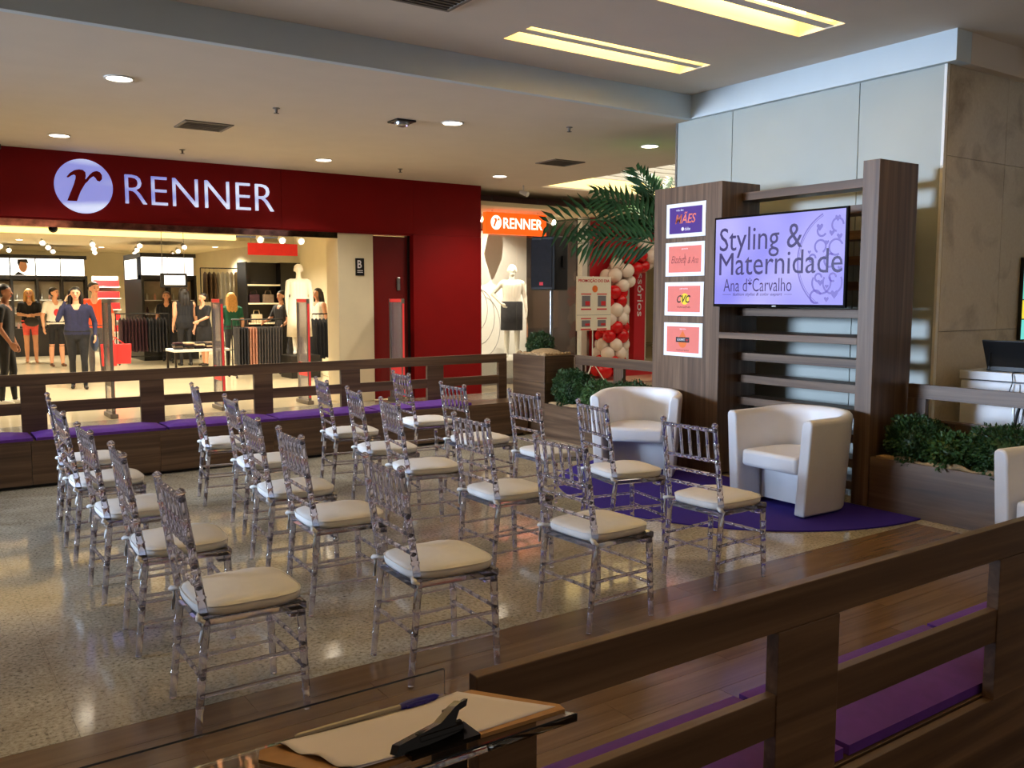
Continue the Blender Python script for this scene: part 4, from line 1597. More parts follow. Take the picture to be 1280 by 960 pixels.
def figure(name, label, loc, yaw, h, mats, arms=None, stride=0.06, skirt=None, hair='short', hair_mat='hair_black', zones=None, cat='person', sleeve='short', legwear='long',
           shoe='black', build=1.0, faceparts=True, voxel=.011, bare=False, head_turn=0.0):
    """standing figure, front at +x. mats: skin, top, bottom"""
    skin, top, bottom = mats
    t = thing(name, label, cat, loc, R(yaw))
    k = h / 1.75
    prims = []          # (a, b, ra, rb, zone)
    A = lambda a, b, ra, rb, zn: prims.append((np.array(a, float) * k, np.array(b, float) * k, ra * k, rb * k, zn))
    B = build
    ct, sn = math.cos(head_turn), math.sin(head_turn)
    # torso, stacked across so that it is wider than deep
    for yy in (-.09, -.03, .03, .09):
        A((0, yy * B, 1.36), (0, yy * .85 * B, 1.12), .098 * B, .088 * B, 'top')
        A((0, yy * .85 * B, 1.14), (-.01, yy * B, .98), .088 * B, .102 * B, 'top')
        A((-.01, yy * B, .99), (-.01, yy * .95 * B, .90), .102 * B, .092 * B, 'bottom')
    A((0, -.15, 1.405), (0, .15, 1.405), .062, .062, 'top')
    A((.0, 0, 1.40), (.012, 0, 1.53), .056, .05, 'skin')
    # head: skull, jaw, nose, ears
    hc = np.array((.015, 0, 1.635))
    rot = lambda v: (hc[0] + v[0] * ct - v[1] * sn, hc[1] + v[0] * sn + v[1] * ct, hc[2] + v[2])
    A(rot((-.015, 0, .03)), rot((.005, 0, .025)), .088, .085, 'head')
    A(rot((.012, 0, .0)), rot((.028, 0, -.065)), .070, .047, 'head')
    A(rot((.082, 0, .012)), rot((.100, 0, -.018)), .010, .014, 'head')
    for s in (-1, 1):
        A(rot((-.005, s * .080, .01)), rot((-.005, s * .082, -.025)), .016, .012, 'head')
    # legs
    for s in (-1, 1):
        f = stride * s
        hip, knee, ank = (-.005, .088 * s * B, .90), (f * .55 + .015, .092 * s, .49), (f - .01, .095 * s, .085)
        A(hip, knee, .083 * B, .056, 'thigh')
        A(knee, (f * .75 - .012, .094 * s, .34), .054, .054, 'calf')
        A((f * .75 - .012, .094 * s, .34), ank, .054, .036, 'calf')
        A((f - .03, .097 * s, .040), (f + .13, .108 * s, .032), .038, .030, 'shoe')
    # arms with hands
    arms = arms or {}
    for s, key in ((1, 'l'), (-1, 'r')):
        sh = np.array((0, .195 * s * (.6 + .4 * B), 1.395))
        el, wr = arms.get(key, ((-.03, .235 * s, 1.13), (.05, .245 * s, .90)))
        el, wr = np.array(el), np.array(wr)
        A(sh, el, .052 * B, .041, 'upper')
        A(el, wr, .040, .028, 'fore')
        d = (wr - el) / np.linalg.norm(wr - el)
        side = np.cross(d, (0, 1.0 * s, .3))
        side /= np.linalg.norm(side)
        nrm = np.cross(d, side)
        pc = wr + d * .05
        for q in (-1, -.33, .33, 1):
            A(wr + d * .02 + side * q * .012, wr + d * .085 + side * q * .026, .016, .014, 'hand')
        for q, L in ((-1, .058), (-.33, .072), (.33, .076), (1, .066)):
            b0 = wr + d * .085 + side * q * .027
            b1 = b0 + d * L * .55 + nrm * .008
            b2 = b1 + d * L * .40 + nrm * .020
            A(b0, b1, .0105, .0098, 'hand')
            A(b1, b2, .0098, .0085, 'hand')
        b0 = wr + d * .03 - side * .026
        A(b0, b0 + d * .035 - side * .026, .013, .011, 'hand')
        A(b0 + d * .035 - side * .026, b0 + d * .066 - side * .030 + nrm * .006, .011, .009, 'hand')
    mb = MB()
    for a, b, ra, rb, zn in prims:
        mb.ball(a, ra, 12, 8)
        mb.ball(b, rb, 12, 8)
        if np.linalg.norm(b - a) > 1e-4:
            mb.tube([a, b], [ra, rb], 12)
    mt = {'skin': skin, 'top': top, 'bottom': bottom, 'shoe': shoe}
    names = list(dict.fromkeys([skin, top, bottom, shoe]))
    me = remesh_obj('body', mb, voxel * k, t, names, 2)
    n = len(me.polygons)
    cen = np.empty(n * 3)
    me.polygons.foreach_get('center', cen)
    cen = cen.reshape(-1, 3)
    D = np.stack([seg_dist(cen, a, b, ra, rb) for a, b, ra, rb, _ in prims], 1)
    zn = np.array([p[4] for p in prims])[D.argmin(1)]
    z = cen[:, 2] / k
    idx = np.zeros(n, int)
    I = lambda m_: names.index(m_)
    for zone in np.unique(zn):
        sel = zn == zone
        if zone in ('skin', 'head', 'hand'):
            c = I(skin)
        elif zone == 'top':
            c = I(top)
        elif zone == 'bottom':
            c = I(bottom)
        elif zone == 'shoe':
            c = I(shoe)
        elif zone == 'upper':
            idx[sel] = np.where((z[sel] > 1.20) | (sleeve == 'long'), I(top), I(skin)) if sleeve != 'none' else I(skin)
            continue
        elif zone == 'fore':
            c = I(top) if sleeve == 'long' else I(skin)
        elif zone == 'thigh':
            idx[sel] = np.where((z[sel] > (.66 if legwear == 'short' else 0)), I(bottom), I(skin)) if legwear != 'knee' else np.where(z[sel] > .5, I(bottom), I(skin))
            continue
        elif zone == 'calf':
            c = I(bottom) if legwear == 'long' else I(skin)
            if legwear == 'knee':
                idx[sel] = np.where(z[sel] > .46, I(bottom), I(skin))
                continue
        idx[sel] = c
    if not bare:
        # scooped neckline
        neck = (zn == 'top') & (cen[:, 0] > .03 * k) & (np.abs(cen[:, 1]) < (.03 + .5 * (z - 1.37)) * k) & (z > 1.37)
        idx[neck] = I(skin)
    me.polygons.foreach_set('material_index', idx.tolist())
    me.update()
    obj('body', me, t)
    if skirt:
        z0, z1, w0, w1, sm_ = skirt
        m = MB()
        N = 28
        vs, fs = [], []
        rows = [(z1, w0 * .96), (z1 - .04, w0 * 1.04), ((z0 + z1) / 2, (w0 + w1) / 2 * 1.03), (z0, w1), (z0 + .012, w1 - .012)]
        for zz, w in rows:
            for q in range(N):
                a = 2 * math.pi * q / N
                fold = 1 + .035 * math.sin(q * 2 * math.pi / 4) * (z1 - zz) / (z1 - z0)
                vs.append((-.008 * k + w * .76 * fold * math.cos(a) * k, w * fold * math.sin(a) * k, zz * k))
        for i in range(len(rows) - 1):
            for q in range(N):
                a, b = i * N + q, i * N + (q + 1) % N
                fs.append((a, b, b + N, a + N))
        m._add(vs, fs)
        m.build('skirt', sm_, t, True)
    if hair:
        m = MB()
        P = lambda *v: tuple(np.array(rot(v)) * k)
        m.ball(P(-.022, 0, .055), (.098 * k, .093 * k, .080 * k), 14, 9)
        m.ball(P(-.045, 0, .015), (.080 * k, .088 * k, .085 * k), 14, 9)
        if hair == 'long':
            for s in (-1, 0, 1):
                m.tube([P(-.05, s * .055, .04), P(-.075, s * .07, -.12), P(-.085, s * .075, -.26), P(-.075, s * .06, -.34)], [.058 * k, .055 * k, .048 * k, .02 * k], 10)
            for s in (-1, 1):
                m.tube([P(-.0, s * .080, .05), P(.005, s * .092, -.06), P(-.01, s * .098, -.18), P(-.02, s * .09, -.26)], [.026 * k, .030 * k, .028 * k, .012 * k], 8)
        elif hair == 'bob':
            for s in (-1, 0, 1):
                m.tube([P(-.05, s * .055, .04), P(-.065, s * .065, -.08), P(-.06, s * .06, -.13)], [.056 * k, .05 * k, .03 * k], 10)
        elif hair == 'tied':
            m.ball(P(-.125, 0, .05), .05 * k, 10, 7)
        hm = remesh_obj('hair', m, .014 * k, t, [hair_mat], 1)
        obj('hair', hm, t)
    if faceparts:
        for s in (-1, 1):
            MB().ball(tuple(np.array(rot((.081, s * .030, .014))) * k), (.006 * k, .012 * k, .006 * k), 8, 6).build('eye', 'hair_black', t, True)
            MB().tube([tuple(np.array(rot((.085, s * .016, .034))) * k), tuple(np.array(rot((.078, s * .046, .034))) * k)], .0045 * k, 6).build('eyebrow', 'hair_black', t)
        MB().tube([tuple(np.array(rot((.077, -.022, -.050))) * k), tuple(np.array(rot((.081, 0, -.052))) * k), tuple(np.array(rot((.077, .022, -.050))) * k)], .006 * k, 6).build('mouth', 'coral', t)
    return t


CAMY = -100.0     # bearing of someone deep in the store who looks towards the seating
figure('person', 'person in black standing at the store entrance, arms hanging', (1.33, 15.1, 0), -20, 1.78, ('skin_dark', 'black_cloth', 'black_cloth'), hair_mat='hair_black', shoe='white',
       arms={'r': ((-.02, -.24, 1.13), (.10, -.20, .92))})
figure('person', 'person in dark top and coral shorts holding a black bag', (2.69, 24.5, 0), -95, 1.78, ('skin', 'black_cloth', 'coral'), hair='long', hair_mat='hair_blond', legwear='short', shoe='skin',
       arms={'l': ((.02, .24, 1.16), (.19, .05, 1.14)), 'r': ((.02, -.24, 1.16), (.19, -.04, 1.13))}, stride=.05)
tag(MB().ball((0, 0, 0), (.07, .17, .12), 14, 9).build('handbag', 'black', None, True), 'black handbag held by the person in coral shorts', 'bag').location = (2.70, 24.24, 1.0)
bpy.data.objects['handbag'].rotation_euler = (0, 0, R(-95))
pw = figure('person', 'person in white printed t-shirt and black knee-length shorts', (3.02, 22.8, 0), -80, 1.80, ('skin', 'white_cloth', 'black_cloth'), hair_mat='hair_black', legwear='knee', shoe='hair_brown',
       arms={'r': ((-.03, -.26, 1.12), (.06, -.27, .88)), 'l': ((-.03, .26, 1.12), (.05, .26, .88))}, head_turn=.6)
MB().ball((.098, .01, 1.24), (.014, .07, .085), 12, 8).build('shirt_print', 'ink_red', pw, True)
figure('person', 'person in navy top on the phone walking out of the store', (2.58, 17.0, 0), -98, 1.76, ('skin', 'navy', 'black_cloth'), hair='long', hair_mat='hair_black', sleeve='long', build=1.12, stride=.10,
       arms={'r': ((.10, -.29, 1.20), (.05, -.17, 1.50)), 'l': ((-.04, .29, 1.14), (.10, .28, .93))})
tag(bx(-.006, .006, -.034, .034, -.07, .07).build('mobile_phone', 'black_gloss', bevel=.003), 'black mobile phone held to the ear of the person in navy', 'phone').location = (2.472, 16.985, 1.635)
bpy.data.objects['mobile_phone'].rotation_euler = (0, 0, R(-8))
hb = thing('handbag', 'blue shoulder bag at the side of the person in navy', 'bag', (2.87, 17.12, .80), R(-98))
MB().ball((0, 0, 0), (.16, .07, .16), 14, 9).build('bag_body', 'denim', hb, True)
MB().tube([(.08, 0, .12), (.17, -.03, .45), (.20, -.07, .62), (.15, -.10, .685), (.09, -.08, .62), (0, -.02, .38), (-.07, 0, .12)], .012, 6).build('strap', 'denim', hb, True)
figure('person', 'person in orange t-shirt and grey trousers with red shopping bags', (3.14, 18.5, 0), -105, 1.87, ('skin', 'orange_cloth', 'grey_cloth'), hair_mat='hair_black', build=1.08, head_turn=.5,
       arms={'l': ((-.02, .28, 1.13), (.06, .28, .90))})


def shopping_bag(label, loc, rz, w, h, dx=0.0):
    t = thing('shopping_bag', label, 'shopping bag', loc, R(rz), 'red shopping bags')
    m = MB()
    m.prism([(-w * .45, 0), (w * .45, 0), (w * .5, h), (-w * .5, h)], ((0, 0, 0), (1, 0, 0), (0, 0, 1)), -.05, .05)
    m.build('bag_body', 'red_bag', t, bevel=.01)
    for s in (-1, 1):
        MB().tube([(-w * .22, .045 * s, h - .01), (dx - .04, .02 * s, h + .13), (dx + .04, .02 * s, h + .13), (w * .22, .045 * s, h - .01)], .006, 6).build('handle', 'red_bag', t)


shopping_bag('upright red shopping bag hanging beside the grey trousers', (3.31, 18.275, .285), 0, .28, .42, .09)
shopping_bag('wide red shopping bag held behind the upright one', (3.53, 18.385, .315), 0, .40, .38, -.12)
figure('person', 'person in black with long dark hair turned towards the lit display', (5.51, 21.3, 0), 95, 1.80, ('skin', 'black_cloth', 'black_cloth'), hair='long', sleeve='none', build=1.1, stride=.03, faceparts=False)
figure('person', 'person in short-sleeved black dress facing the seated display', (5.86, 21.0, 0), -150, 1.68, ('skin', 'black_cloth', 'black_cloth'), hair='tied', skirt=(.45, .95, .20, .225, 'black_cloth'), legwear='short',
       arms={'l': ((.10, .22, 1.18), (.30, .16, 1.10))})
figure('person', 'person with blonde bob and green top behind the trouser rack', (5.95, 19.2, 0), 85, 1.68, ('skin', 'green_cloth', 'charcoal'), hair='long', hair_mat='hair_blond', faceparts=False)
figure('person', 'person in dark top browsing beside the white mannequin', (6.72, 18.25, 0), -160, 1.72, ('skin', 'charcoal', 'charcoal'), hair='bob', build=1.08,
       arms={'r': ((.12, -.24, 1.16), (.30, -.20, 1.10)), 'l': ((.05, .25, 1.12), (.18, .20, 1.0))})
figure('person', 'person in white sleeveless top at the dark clothes rack', (7.80, 18.9, 0), -165, 1.78, ('skin', 'white_cloth', 'charcoal'), hair='long', sleeve='none', build=1.1)
figure('person', 'person in striped dark top half hidden beside the cream column', (7.75, 20.6, 0), 170, 1.70, ('skin', 'taupe_cloth', 'charcoal'), hair='bob')
figure('person', 'person with brown hair between the jacket rack and the short gondola', (5.56, 23.12, 0), -110, 1.72, ('skin', 'black_cloth', 'black_cloth'), hair='bob', hair_mat='hair_brown')
figure('person', 'person in patterned top inside the shop window by the speaker pole', (10.72, 15.3, 0), -125, 1.50, ('skin', 'print_cloth', 'charcoal'), hair='bob', hair_mat='hair_brown')

# ---- mannequins
figure('mannequin', 'white mannequin in a pale long dress on the store floor podium', (6.62, 17.0, .45), -110, 1.80, ('mannequin', 'mannequin', 'mannequin'), hair=None, cat='mannequin', shoe='mannequin', faceparts=False, stride=.02,
       skirt=(.35, 1.08, .195, .24, 'white_cloth'), arms={'l': ((-.01, .23, 1.13), (.01, .23, .88)), 'r': ((-.01, -.23, 1.13), (.01, -.23, .88))}, bare=True)
pd = tag(bx(-.3, .3, -.3, .3, 0, .45).build('podium', 'black', bevel=.01), 'black podium under the white mannequin inside the store', 'podium')
pd.location = (6.62, 17.0, 0)
figure('mannequin', 'white mannequin in white blouse and dark skirt in the shop window', (9.83, 14.2, .42), -120, 1.80, ('mannequin', 'white_cloth', 'mannequin'), hair=None, cat='mannequin', shoe='mannequin', faceparts=False, sleeve='long', stride=.07,
       skirt=(.52, 1.06, .20, .205, 'charcoal'), arms={'r': ((-.06, -.36, 1.20), (.06, -.20, 1.02)), 'l': ((-.02, .25, 1.13), (.06, .27, .88))})
pf = tag(bx(-1.45, 1.35, -.6, .8, 0, .42).build('window_platform', 'white', bevel=.005), 'white raised platform inside the shop window', 'platform')
pf.location = (9.6, 14.15, 0)

# ================================================================== STORE FITTINGS
def garment_mesh(name, mat, kind):
    m = MB()
    N = 16
    if kind == 'jacket':
        rows = [(.0, .03, .02), (-.03, .10, .03), (-.07, .21, .04), (-.20, .23, .055), (-.50, .22, .06), (-.80, .235, .06)]
    elif kind == 'trouser':
        rows = [(-.06, .17, .02), (-.10, .18, .03), (-.45, .17, .035), (-.82, .16, .035)]
    else:
        rows = [(.0, .03, .02), (-.03, .12, .03), (-.08, .20, .035), (-.35, .17, .04), (-.75, .24, .05), (-1.05, .28, .055)]
    vs, fs = [], []
    for zz, w, d in rows:
        for q in range(N):
            a = 2 * math.pi * q / N
            f = 1 + .12 * math.sin(3 * a + zz * 9)
            vs.append((d * math.cos(a) * f, w * math.sin(a), zz + (.01 * math.sin(5 * a) if zz < -.3 else 0)))
    for i in range(len(rows) - 1):
        for q in range(N):
            a, b = i * N + q, i * N + (q + 1) % N
            fs.append((a, a + N, b + N, b))
    fs.append(tuple(range(N)))
    fs.append(tuple((len(rows) - 1) * N + q for q in range(N))[::-1])
    m._add(vs, fs)
    m.tube([(0, 0, 0), (0, 0, .05), (0, .02, .07), (0, .0, .09), (0, -.02, .075)], .004, 5)
    return m.mesh(name, mat, True, 60)


def clothes_rack(label, x0, x1, y_, h, mat='black'):
    t = thing('clothes_rack', label, 'clothes rack', ((x0 + x1) / 2, y_, 0))
    w = (x1 - x0) / 2
    MB().tube([(-w, 0, h), (w, 0, h)], .014, 8).build('hanging_rail', mat, t, True, 40)
    for s in (-1, 1):
        MB().tube([(s * w, 0, .06), (s * w, 0, h)], .014, 8).build('upright', mat, t, True, 40)
        MB().tube([(s * w, -.25, .05), (s * w, .25, .05)], .014, 8).build('foot', mat, t, True, 40)
        for q in (-.24, .24):
            MB().ball((s * w, q, .022), .022, 8, 6).build('castor', 'black', t, True)
    MB().tube([(-w, 0, .18), (w, 0, .18)], .012, 8).build('lower_bar', mat, t, True, 40)
    return t


def fill_rack(x0, x1, y_, h, items):
    """items: list of (name, mat, kind, count, label, group)"""
    tot = sum(i[3] for i in items)
    gap = (x1 - x0 - .12) / tot
    turn = random.uniform(-5, 5)
    k = 0
    for name, mat, kind, cnt, lab, grp in items:
        me = garment_mesh(name, mat, kind)
        for q in range(cnt):
            x = x0 + .06 + (x1 - x0 - .12) * (k + .5) / tot
            o = obj(name, me, None, loc=(x, y_, h - .095), rz=R(turn + random.uniform(-1.2, 1.2)))
            dmax = {'jacket': .067, 'trouser': .039, 'dress': .062}[kind]
            o.scale = (min(1.0, gap * .90 / (2 * dmax)), 1, random.uniform(.97, 1.03))
            tag(o, lab, 'clothing', grp)
            k += 1


clothes_rack('low black rack of dark jackets behind the entrance gate', 4.25, 5.45, 22.5, 1.20)
fill_rack(4.25, 5.45, 22.5, 1.20, [('jacket', 'burgundy', 'jacket', 8, 'dark burgundy jacket hanging on the low black rack', 'burgundy jackets on the low rack'),
                                   ('jacket', 'charcoal', 'jacket', 6, 'charcoal jacket hanging on the low black rack', 'charcoal jackets on the low rack')])
clothes_rack('black rack of grey trousers in front of the white mannequin', 5.45, 6.50, 17.6, 1.15)
fill_rack(5.45, 6.50, 17.6, 1.15, [('trousers', 'charcoal', 'trouser', 4, 'black trousers hanging at the end of the trouser rack', 'black trousers on the rack'),
                                   ('trousers', 'pink_cloth', 'trouser', 3, 'dusty pink trousers hanging on the trouser rack', 'pink trousers on the rack'),
                                   ('trousers', 'grey_cloth', 'trouser', 9, 'dark grey trousers hanging on the trouser rack', 'grey trousers on the rack')])
clothes_rack('tall black rack with pale long garments deep in the store', 6.6, 8.1, 23.8, 2.35)
fill_rack(6.6, 8.1, 23.8, 2.35, [('blouse', 'taupe_cloth', 'jacket', 3, 'taupe jacket hanging on the tall rack', 'taupe jackets on the tall rack'),
                                 ('long_dress', 'white_cloth', 'dress', 4, 'long white dress hanging on the tall rack', 'white dresses on the tall rack'),
                                 ('long_dress', 'beige_cloth', 'dress', 5, 'long beige dress hanging on the tall rack', 'beige dresses on the tall rack')])
clothes_rack('black rack of dark clothes beside the cream column', 6.95, 7.9, 17.4, 1.25)
fill_rack(6.95, 7.9, 17.4, 1.25, [('blouse', 'black_cloth', 'jacket', 6, 'black blouse hanging beside the cream column', 'black blouses beside the column'),
                                  ('blouse', 'taupe_cloth', 'jacket', 4, 'brown patterned blouse hanging beside the cream column', 'brown blouses beside the column')])

# display table with folded clothes
tb = thing('display_table', 'low white display table with stacks of folded clothes', 'table', (5.05, 18.6, 0))
bx(-.55, .55, -.35, .35, .50, .55).build('tabletop', 'white', tb, bevel=.005)
for sx in (-.52, .52):
    for sy in (-.32, .32):
        bx(sx - .02, sx + .02, sy - .02, sy + .02, 0, .50).build('leg', 'dark_metal', tb)
bx(-.50, .50, -.30, .30, .12, .14).build('lower_shelf', 'dark_metal', tb)
mats_f = ['charcoal', 'taupe_cloth', 'black_cloth', 'burgundy', 'beige_cloth']
fold_me = {}
for i in range(5):
    for j in range(4):
        mt = mats_f[(i + j) % 5]
        if mt not in fold_me:
            fm = bx(-.085, .085, -.13, .13, 0, .033).mesh('folded_shirt', mt)
            fold_me[mt] = fm
        o = obj('folded_shirt', fold_me[mt], None, .012, (5.05 - .42 + i * .21, 18.6 - .1 + random.uniform(-.02, .02), .551 + j * .034), R(random.uniform(-8, 8)))
        tag(o, 'folded %s shirt in a stack on the low white table' % {'charcoal': 'charcoal', 'taupe_cloth': 'taupe', 'black_cloth': 'black', 'burgundy': 'burgundy', 'beige_cloth': 'beige'}[mt], 'clothing',
            'folded shirts on the white table')


# cosmetics gondolas
def gondola(label, x0, x1, y0, y1, H, panels, face=None):
    w = x1 - x0
    t = thing('cosmetics_gondola', label, 'display unit', ((x0 + x1) / 2, (y0 + y1) / 2, 0))
    hx, hy = w / 2, (y1 - y0) / 2
    bx(-hx, hx, -hy + .35, hy, 0, H).build('body', 'black', t)
    bx(-hx, hx, -hy, -hy + .35, H - .10, H).build('top_rail', 'black', t)
    bx(-hx, hx, -hy + .02, -hy + .35, H - .66, H - .55).build('mid_rail', 'black', t)
    bx(-hx, hx, -hy, -hy + .35, 0, .75).build('counter', 'black', t)
    for q in range(panels + 1):
        x = -hx + (w - .06) * q / panels
        bx(x, x + .06, -hy, -hy + .35, .75, H - .55).build('divider', 'black', t)
    for q in range(panels):
        a = -hx + (w - .06) * q / panels + .02
        b = a + (w - .06) / panels - .02
        pn_ = bx(a + .01, b - .01, -hy - .01, -hy + .1, H - .55, H - .10).build('light_panel', 'lightbox', t)
        if face == q:
            cxm, czm = (a + b) / 2, H - .33
            f = FX(cxm, -hy - .011, czm)
            MB().prism([(.10 * math.cos(u), .02 + .16 * math.sin(u)) for u in ang[::3]], f, 0, .002).build('printed_face', 'skin', pn_)
            MB().prism([(-.13, .10), (-.12, .20), (.10, .21), (.14, .08), (.07, .12), (-.06, .14), (-.10, .02)], f, .002, .003).build('printed_hair', 'hair_black', pn_)
            MB().prism([(-.22, -.215), (-.12, -.12), (0, -.19), (.05, -.215)], f, .002, .003).build('printed_coat', 'black', pn_)
        bx(a + .04, b, -hy + .33, -hy + .345, .80, H - .70).build('back_panel', 'stone_wash', t)
        for z in (1.15, 1.50):
            bx(a + .04, b, -hy + .05, -hy + .34, z, z + .02).build('shelf', 'white', t)
    return t


gondola('long black cosmetics gondola with four lit header panels', 1.95, 4.42, 27.0, 27.9, 2.72, 4, 1)
gondola('black cosmetics gondola with two lit header panels beside the jacket rack', 5.07, 6.41, 23.5, 25.5, 2.69, 2)
gd = bx(5.055, 5.068, 23.95, 25.3, 2.05, 2.55)
o = gd.build('light_panel', 'lightbox', bpy.data.objects['cosmetics_gondola.001'])
o.location = -bpy.data.objects['cosmetics_gondola.001'].location
prod_me = [MB().lathe([(.03, 0), (.03, .11), (.012, .13), (.012, .17)], n=8).mesh('perfume_bottle', mname, True, 40) for mname in ('steel', 'pink_cloth', 'burgundy')]
for gi, (gx0, gx1, gy, npan) in enumerate(((1.95, 4.42, 27.18, 4), (5.07, 6.41, 23.68, 2))):
    pw_ = (gx1 - gx0 - .06) / npan
    for z in (1.17, 1.52, .75):
        for q in range(npan * 3):
            x = gx0 + pw_ * (q // 3) + .06 + (pw_ - .06) * (q % 3 + .5) / 3
            o = obj('perfume_bottle', prod_me[(q + int(z * 10)) % 3], None, loc=(x, gy, z))
            tag(o, ['small silver', 'small pink', 'small dark red'][(q + int(z * 10)) % 3] + ' perfume bottle on the ' + ('long' if gi == 0 else 'short') + ' cosmetics gondola', 'bottle', 'perfume bottles on the gondolas')

# black wall unit with bags, red sign with spotlights
bu = thing('wall_unit', 'black wall unit with shelves of bags behind the red panel', 'shelf unit', (7.62, 21.2, 0))
bx(-.78, .55, .0, .35, 0, 2.42).build('back', 'black', bu)
for z in (.45, .95, 1.42, 1.86):
    bx(-.75, .05, -.30, 0, z, z + .035).build('shelf', 'cream_paint', bu)
bx(.06, .55, -.32, 0, 0, 2.42).build('side_panel', 'black_gloss', bu)
bx(-.78, -.74, -.30, 0, 0, 2.42).build('side_panel', 'black', bu)
for q, (x, z, mt, lab) in enumerate(((-.5, .985, 'beige_cloth', 'beige handbag on the shelf of the black wall unit'), (-.2, 1.455, 'taupe_cloth', 'brown handbag on the upper shelf of the black wall unit'),
                                     (-.55, 1.455, 'burgundy', 'dark red handbag on the upper shelf of the black wall unit'), (-.2, .485, 'black_cloth', 'black handbag on the low shelf of the black wall unit'))):
    t = thing('handbag', lab, 'bag', (7.62 + x, 21.05, z))
    bx(-.13, .13, -.06, .06, 0, .20).build('bag_body', mt, t, bevel=.02)
    MB().tube([(-.08, 0, .19), (-.06, 0, .29), (.06, 0, .29), (.08, 0, .19)], .009, 6).build('handle', mt, t, True)
rs = thing('hanging_sign', 'plain red hanging panel under three bright spotlights', 'sign', (6.47, 18.0, 2.45))
bx(-.52, .52, -.02, .02, 0, .24).build('panel', 'red_bag', rs)
for s in (-.45, .45):
    MB().tube([(s, 0, .24), (s, 0, .68)], .004, 5).build('wire', 'steel', rs)
sp_me = MB().tube([(0, .06, .0), (0, -.08, -.05)], [.05, .075], 14).mesh('spot_head', 'white', True, 40)
le_me = MB().ball((0, -.09, -.055), (.046, .02, .046), 12, 8).mesh('spot_lens', 'lamp_white', True)
k_ = 0
SPOTS = [(6.05, 17.6, 2.78, 'first spotlight above the red panel, at the store door side'), (6.5, 17.6, 2.78, 'middle spotlight above the red panel'), (6.9, 17.6, 2.78, 'last spotlight above the red panel, by the mannequin')]
for r in range(3):
    for q in range(5):
        SPOTS.append((1.9 + q * 1.1 + r * .4, 24.2 + r * 2.2, 3.0, None))
for x, y_, z, lab in SPOTS:
    t = thing('spotlight', lab or 'small lit ceiling spotlight above the cosmetics area', 'spotlight', (x, y_, z), 0, 'store ceiling spotlights' if lab is None else 'spotlights above the red panel')
    big = lab is not None
    if big:
        MB().tube([(0, 0, 0), (0, 0, 3.13 - z)], .010, 6).build('stem', 'white', t)
    obj('head', sp_me, t, loc=(0, 0, -.06 if not big else 0))
    obj('lens', le_me, t, loc=(0, 0, -.06 if not big else 0))
    if not big:
        MB().tube([(0, 0.03, -.06), (0, 0.03, 0)], .012, 6).build('stem', 'white', t)

# red goods on the back shelf, hanging monitor
bs = thing('back_shelf', 'white shelf unit with rows of red boxes at the back of the store', 'shelf unit', (5.12, 28.4, 0))
bx(-.36, .36, 0, .05, 0, 2.2).build('back', 'white', bs)
for q in range(5):
    z = .55 + q * .33
    bx(-.36, .36, -.32, 0, z, z + .03).build('shelf', 'white', bs)
    o = tag(bx(-.33, .33, -.13, .13, 0, .18).build('goods_box', 'red_bag', bevel=.01), 'long red box on the %s shelf of the white back unit' % ['lowest', 'second', 'middle', 'fourth', 'highest'][q], 'box', 'red boxes on the back shelf')
    o.location = (5.12, 28.25, z + .031)
mo = thing('hanging_monitor', 'black framed white monitor hanging in front of the short gondola', 'monitor', (5.45, 21.9, 1.82))
bx(-.30, .30, -.03, .03, 0, .33).build('casing', 'black', mo)
bx(-.22, .25, -.033, -.03, .06, .28).build('display', 'lightbox', mo)
for x in (-.25, .25):
    MB().tube([(x, 0, .33), (x, 0, 3.13 - 1.82)], .008, 6).build('rod', 'steel', mo)

# small lit lettering on the inner wall
sg = thing('wall_sign', 'small pale lettering on the inner store wall beside the column', 'sign', (9.4, 23.98, 2.65))
iw2 = struct(bx(8.3, 12.4, 24.0, 24.1, 0, 3.1).build('wall_store_cross', 'store_wall'))
MB().prism([(.62 + .12 * math.cos(u), .0 + .15 * math.sin(u)) for u in ang[::3]], FX(0, 0, 0), 0, .02).build('emblem', 'sign_white', sg)
text('lettering', 'RENNER', FX(0, 0, 0), .82, 1.75, -.11, .11, 'sign_white', sg, depth=.02)


# anti-theft gates
def gate(label, x, y_, red=True):
    t = thing('security_gate', label, 'security gate', (x, y_, 0), R(0), 'anti-theft gates across the entrance')
    bx(-.05, .05, -.24, .24, 0, .06).build('base', 'grey_vent', t, bevel=.01)
    bx(-.014, .014, -.185, .185, .06, 1.52).build('clear_panel', 'gate_panel', t, bevel=.006)
    for yy in (-.20, .20):
        bx(-.022, .022, yy - .015, yy + .015, .06, 1.57).build('upright', 'grey_vent' if yy < 0 else 'steel', t, bevel=.006)
    bx(-.022, .022, -.185, .185, 1.52, 1.57).build('top_cap', 'tag_red' if red else 'grey_vent', t, bevel=.006)
    bx(-.017, -.0145, -.17, .17, .42, .62).build('panel_label', 'tag_red' if red else 'grey_vent', t)
    bx(-.016, .016, -.216, -.2155, .10, 1.5).build('edge_light', 'tag_red' if red else 'steel', t)


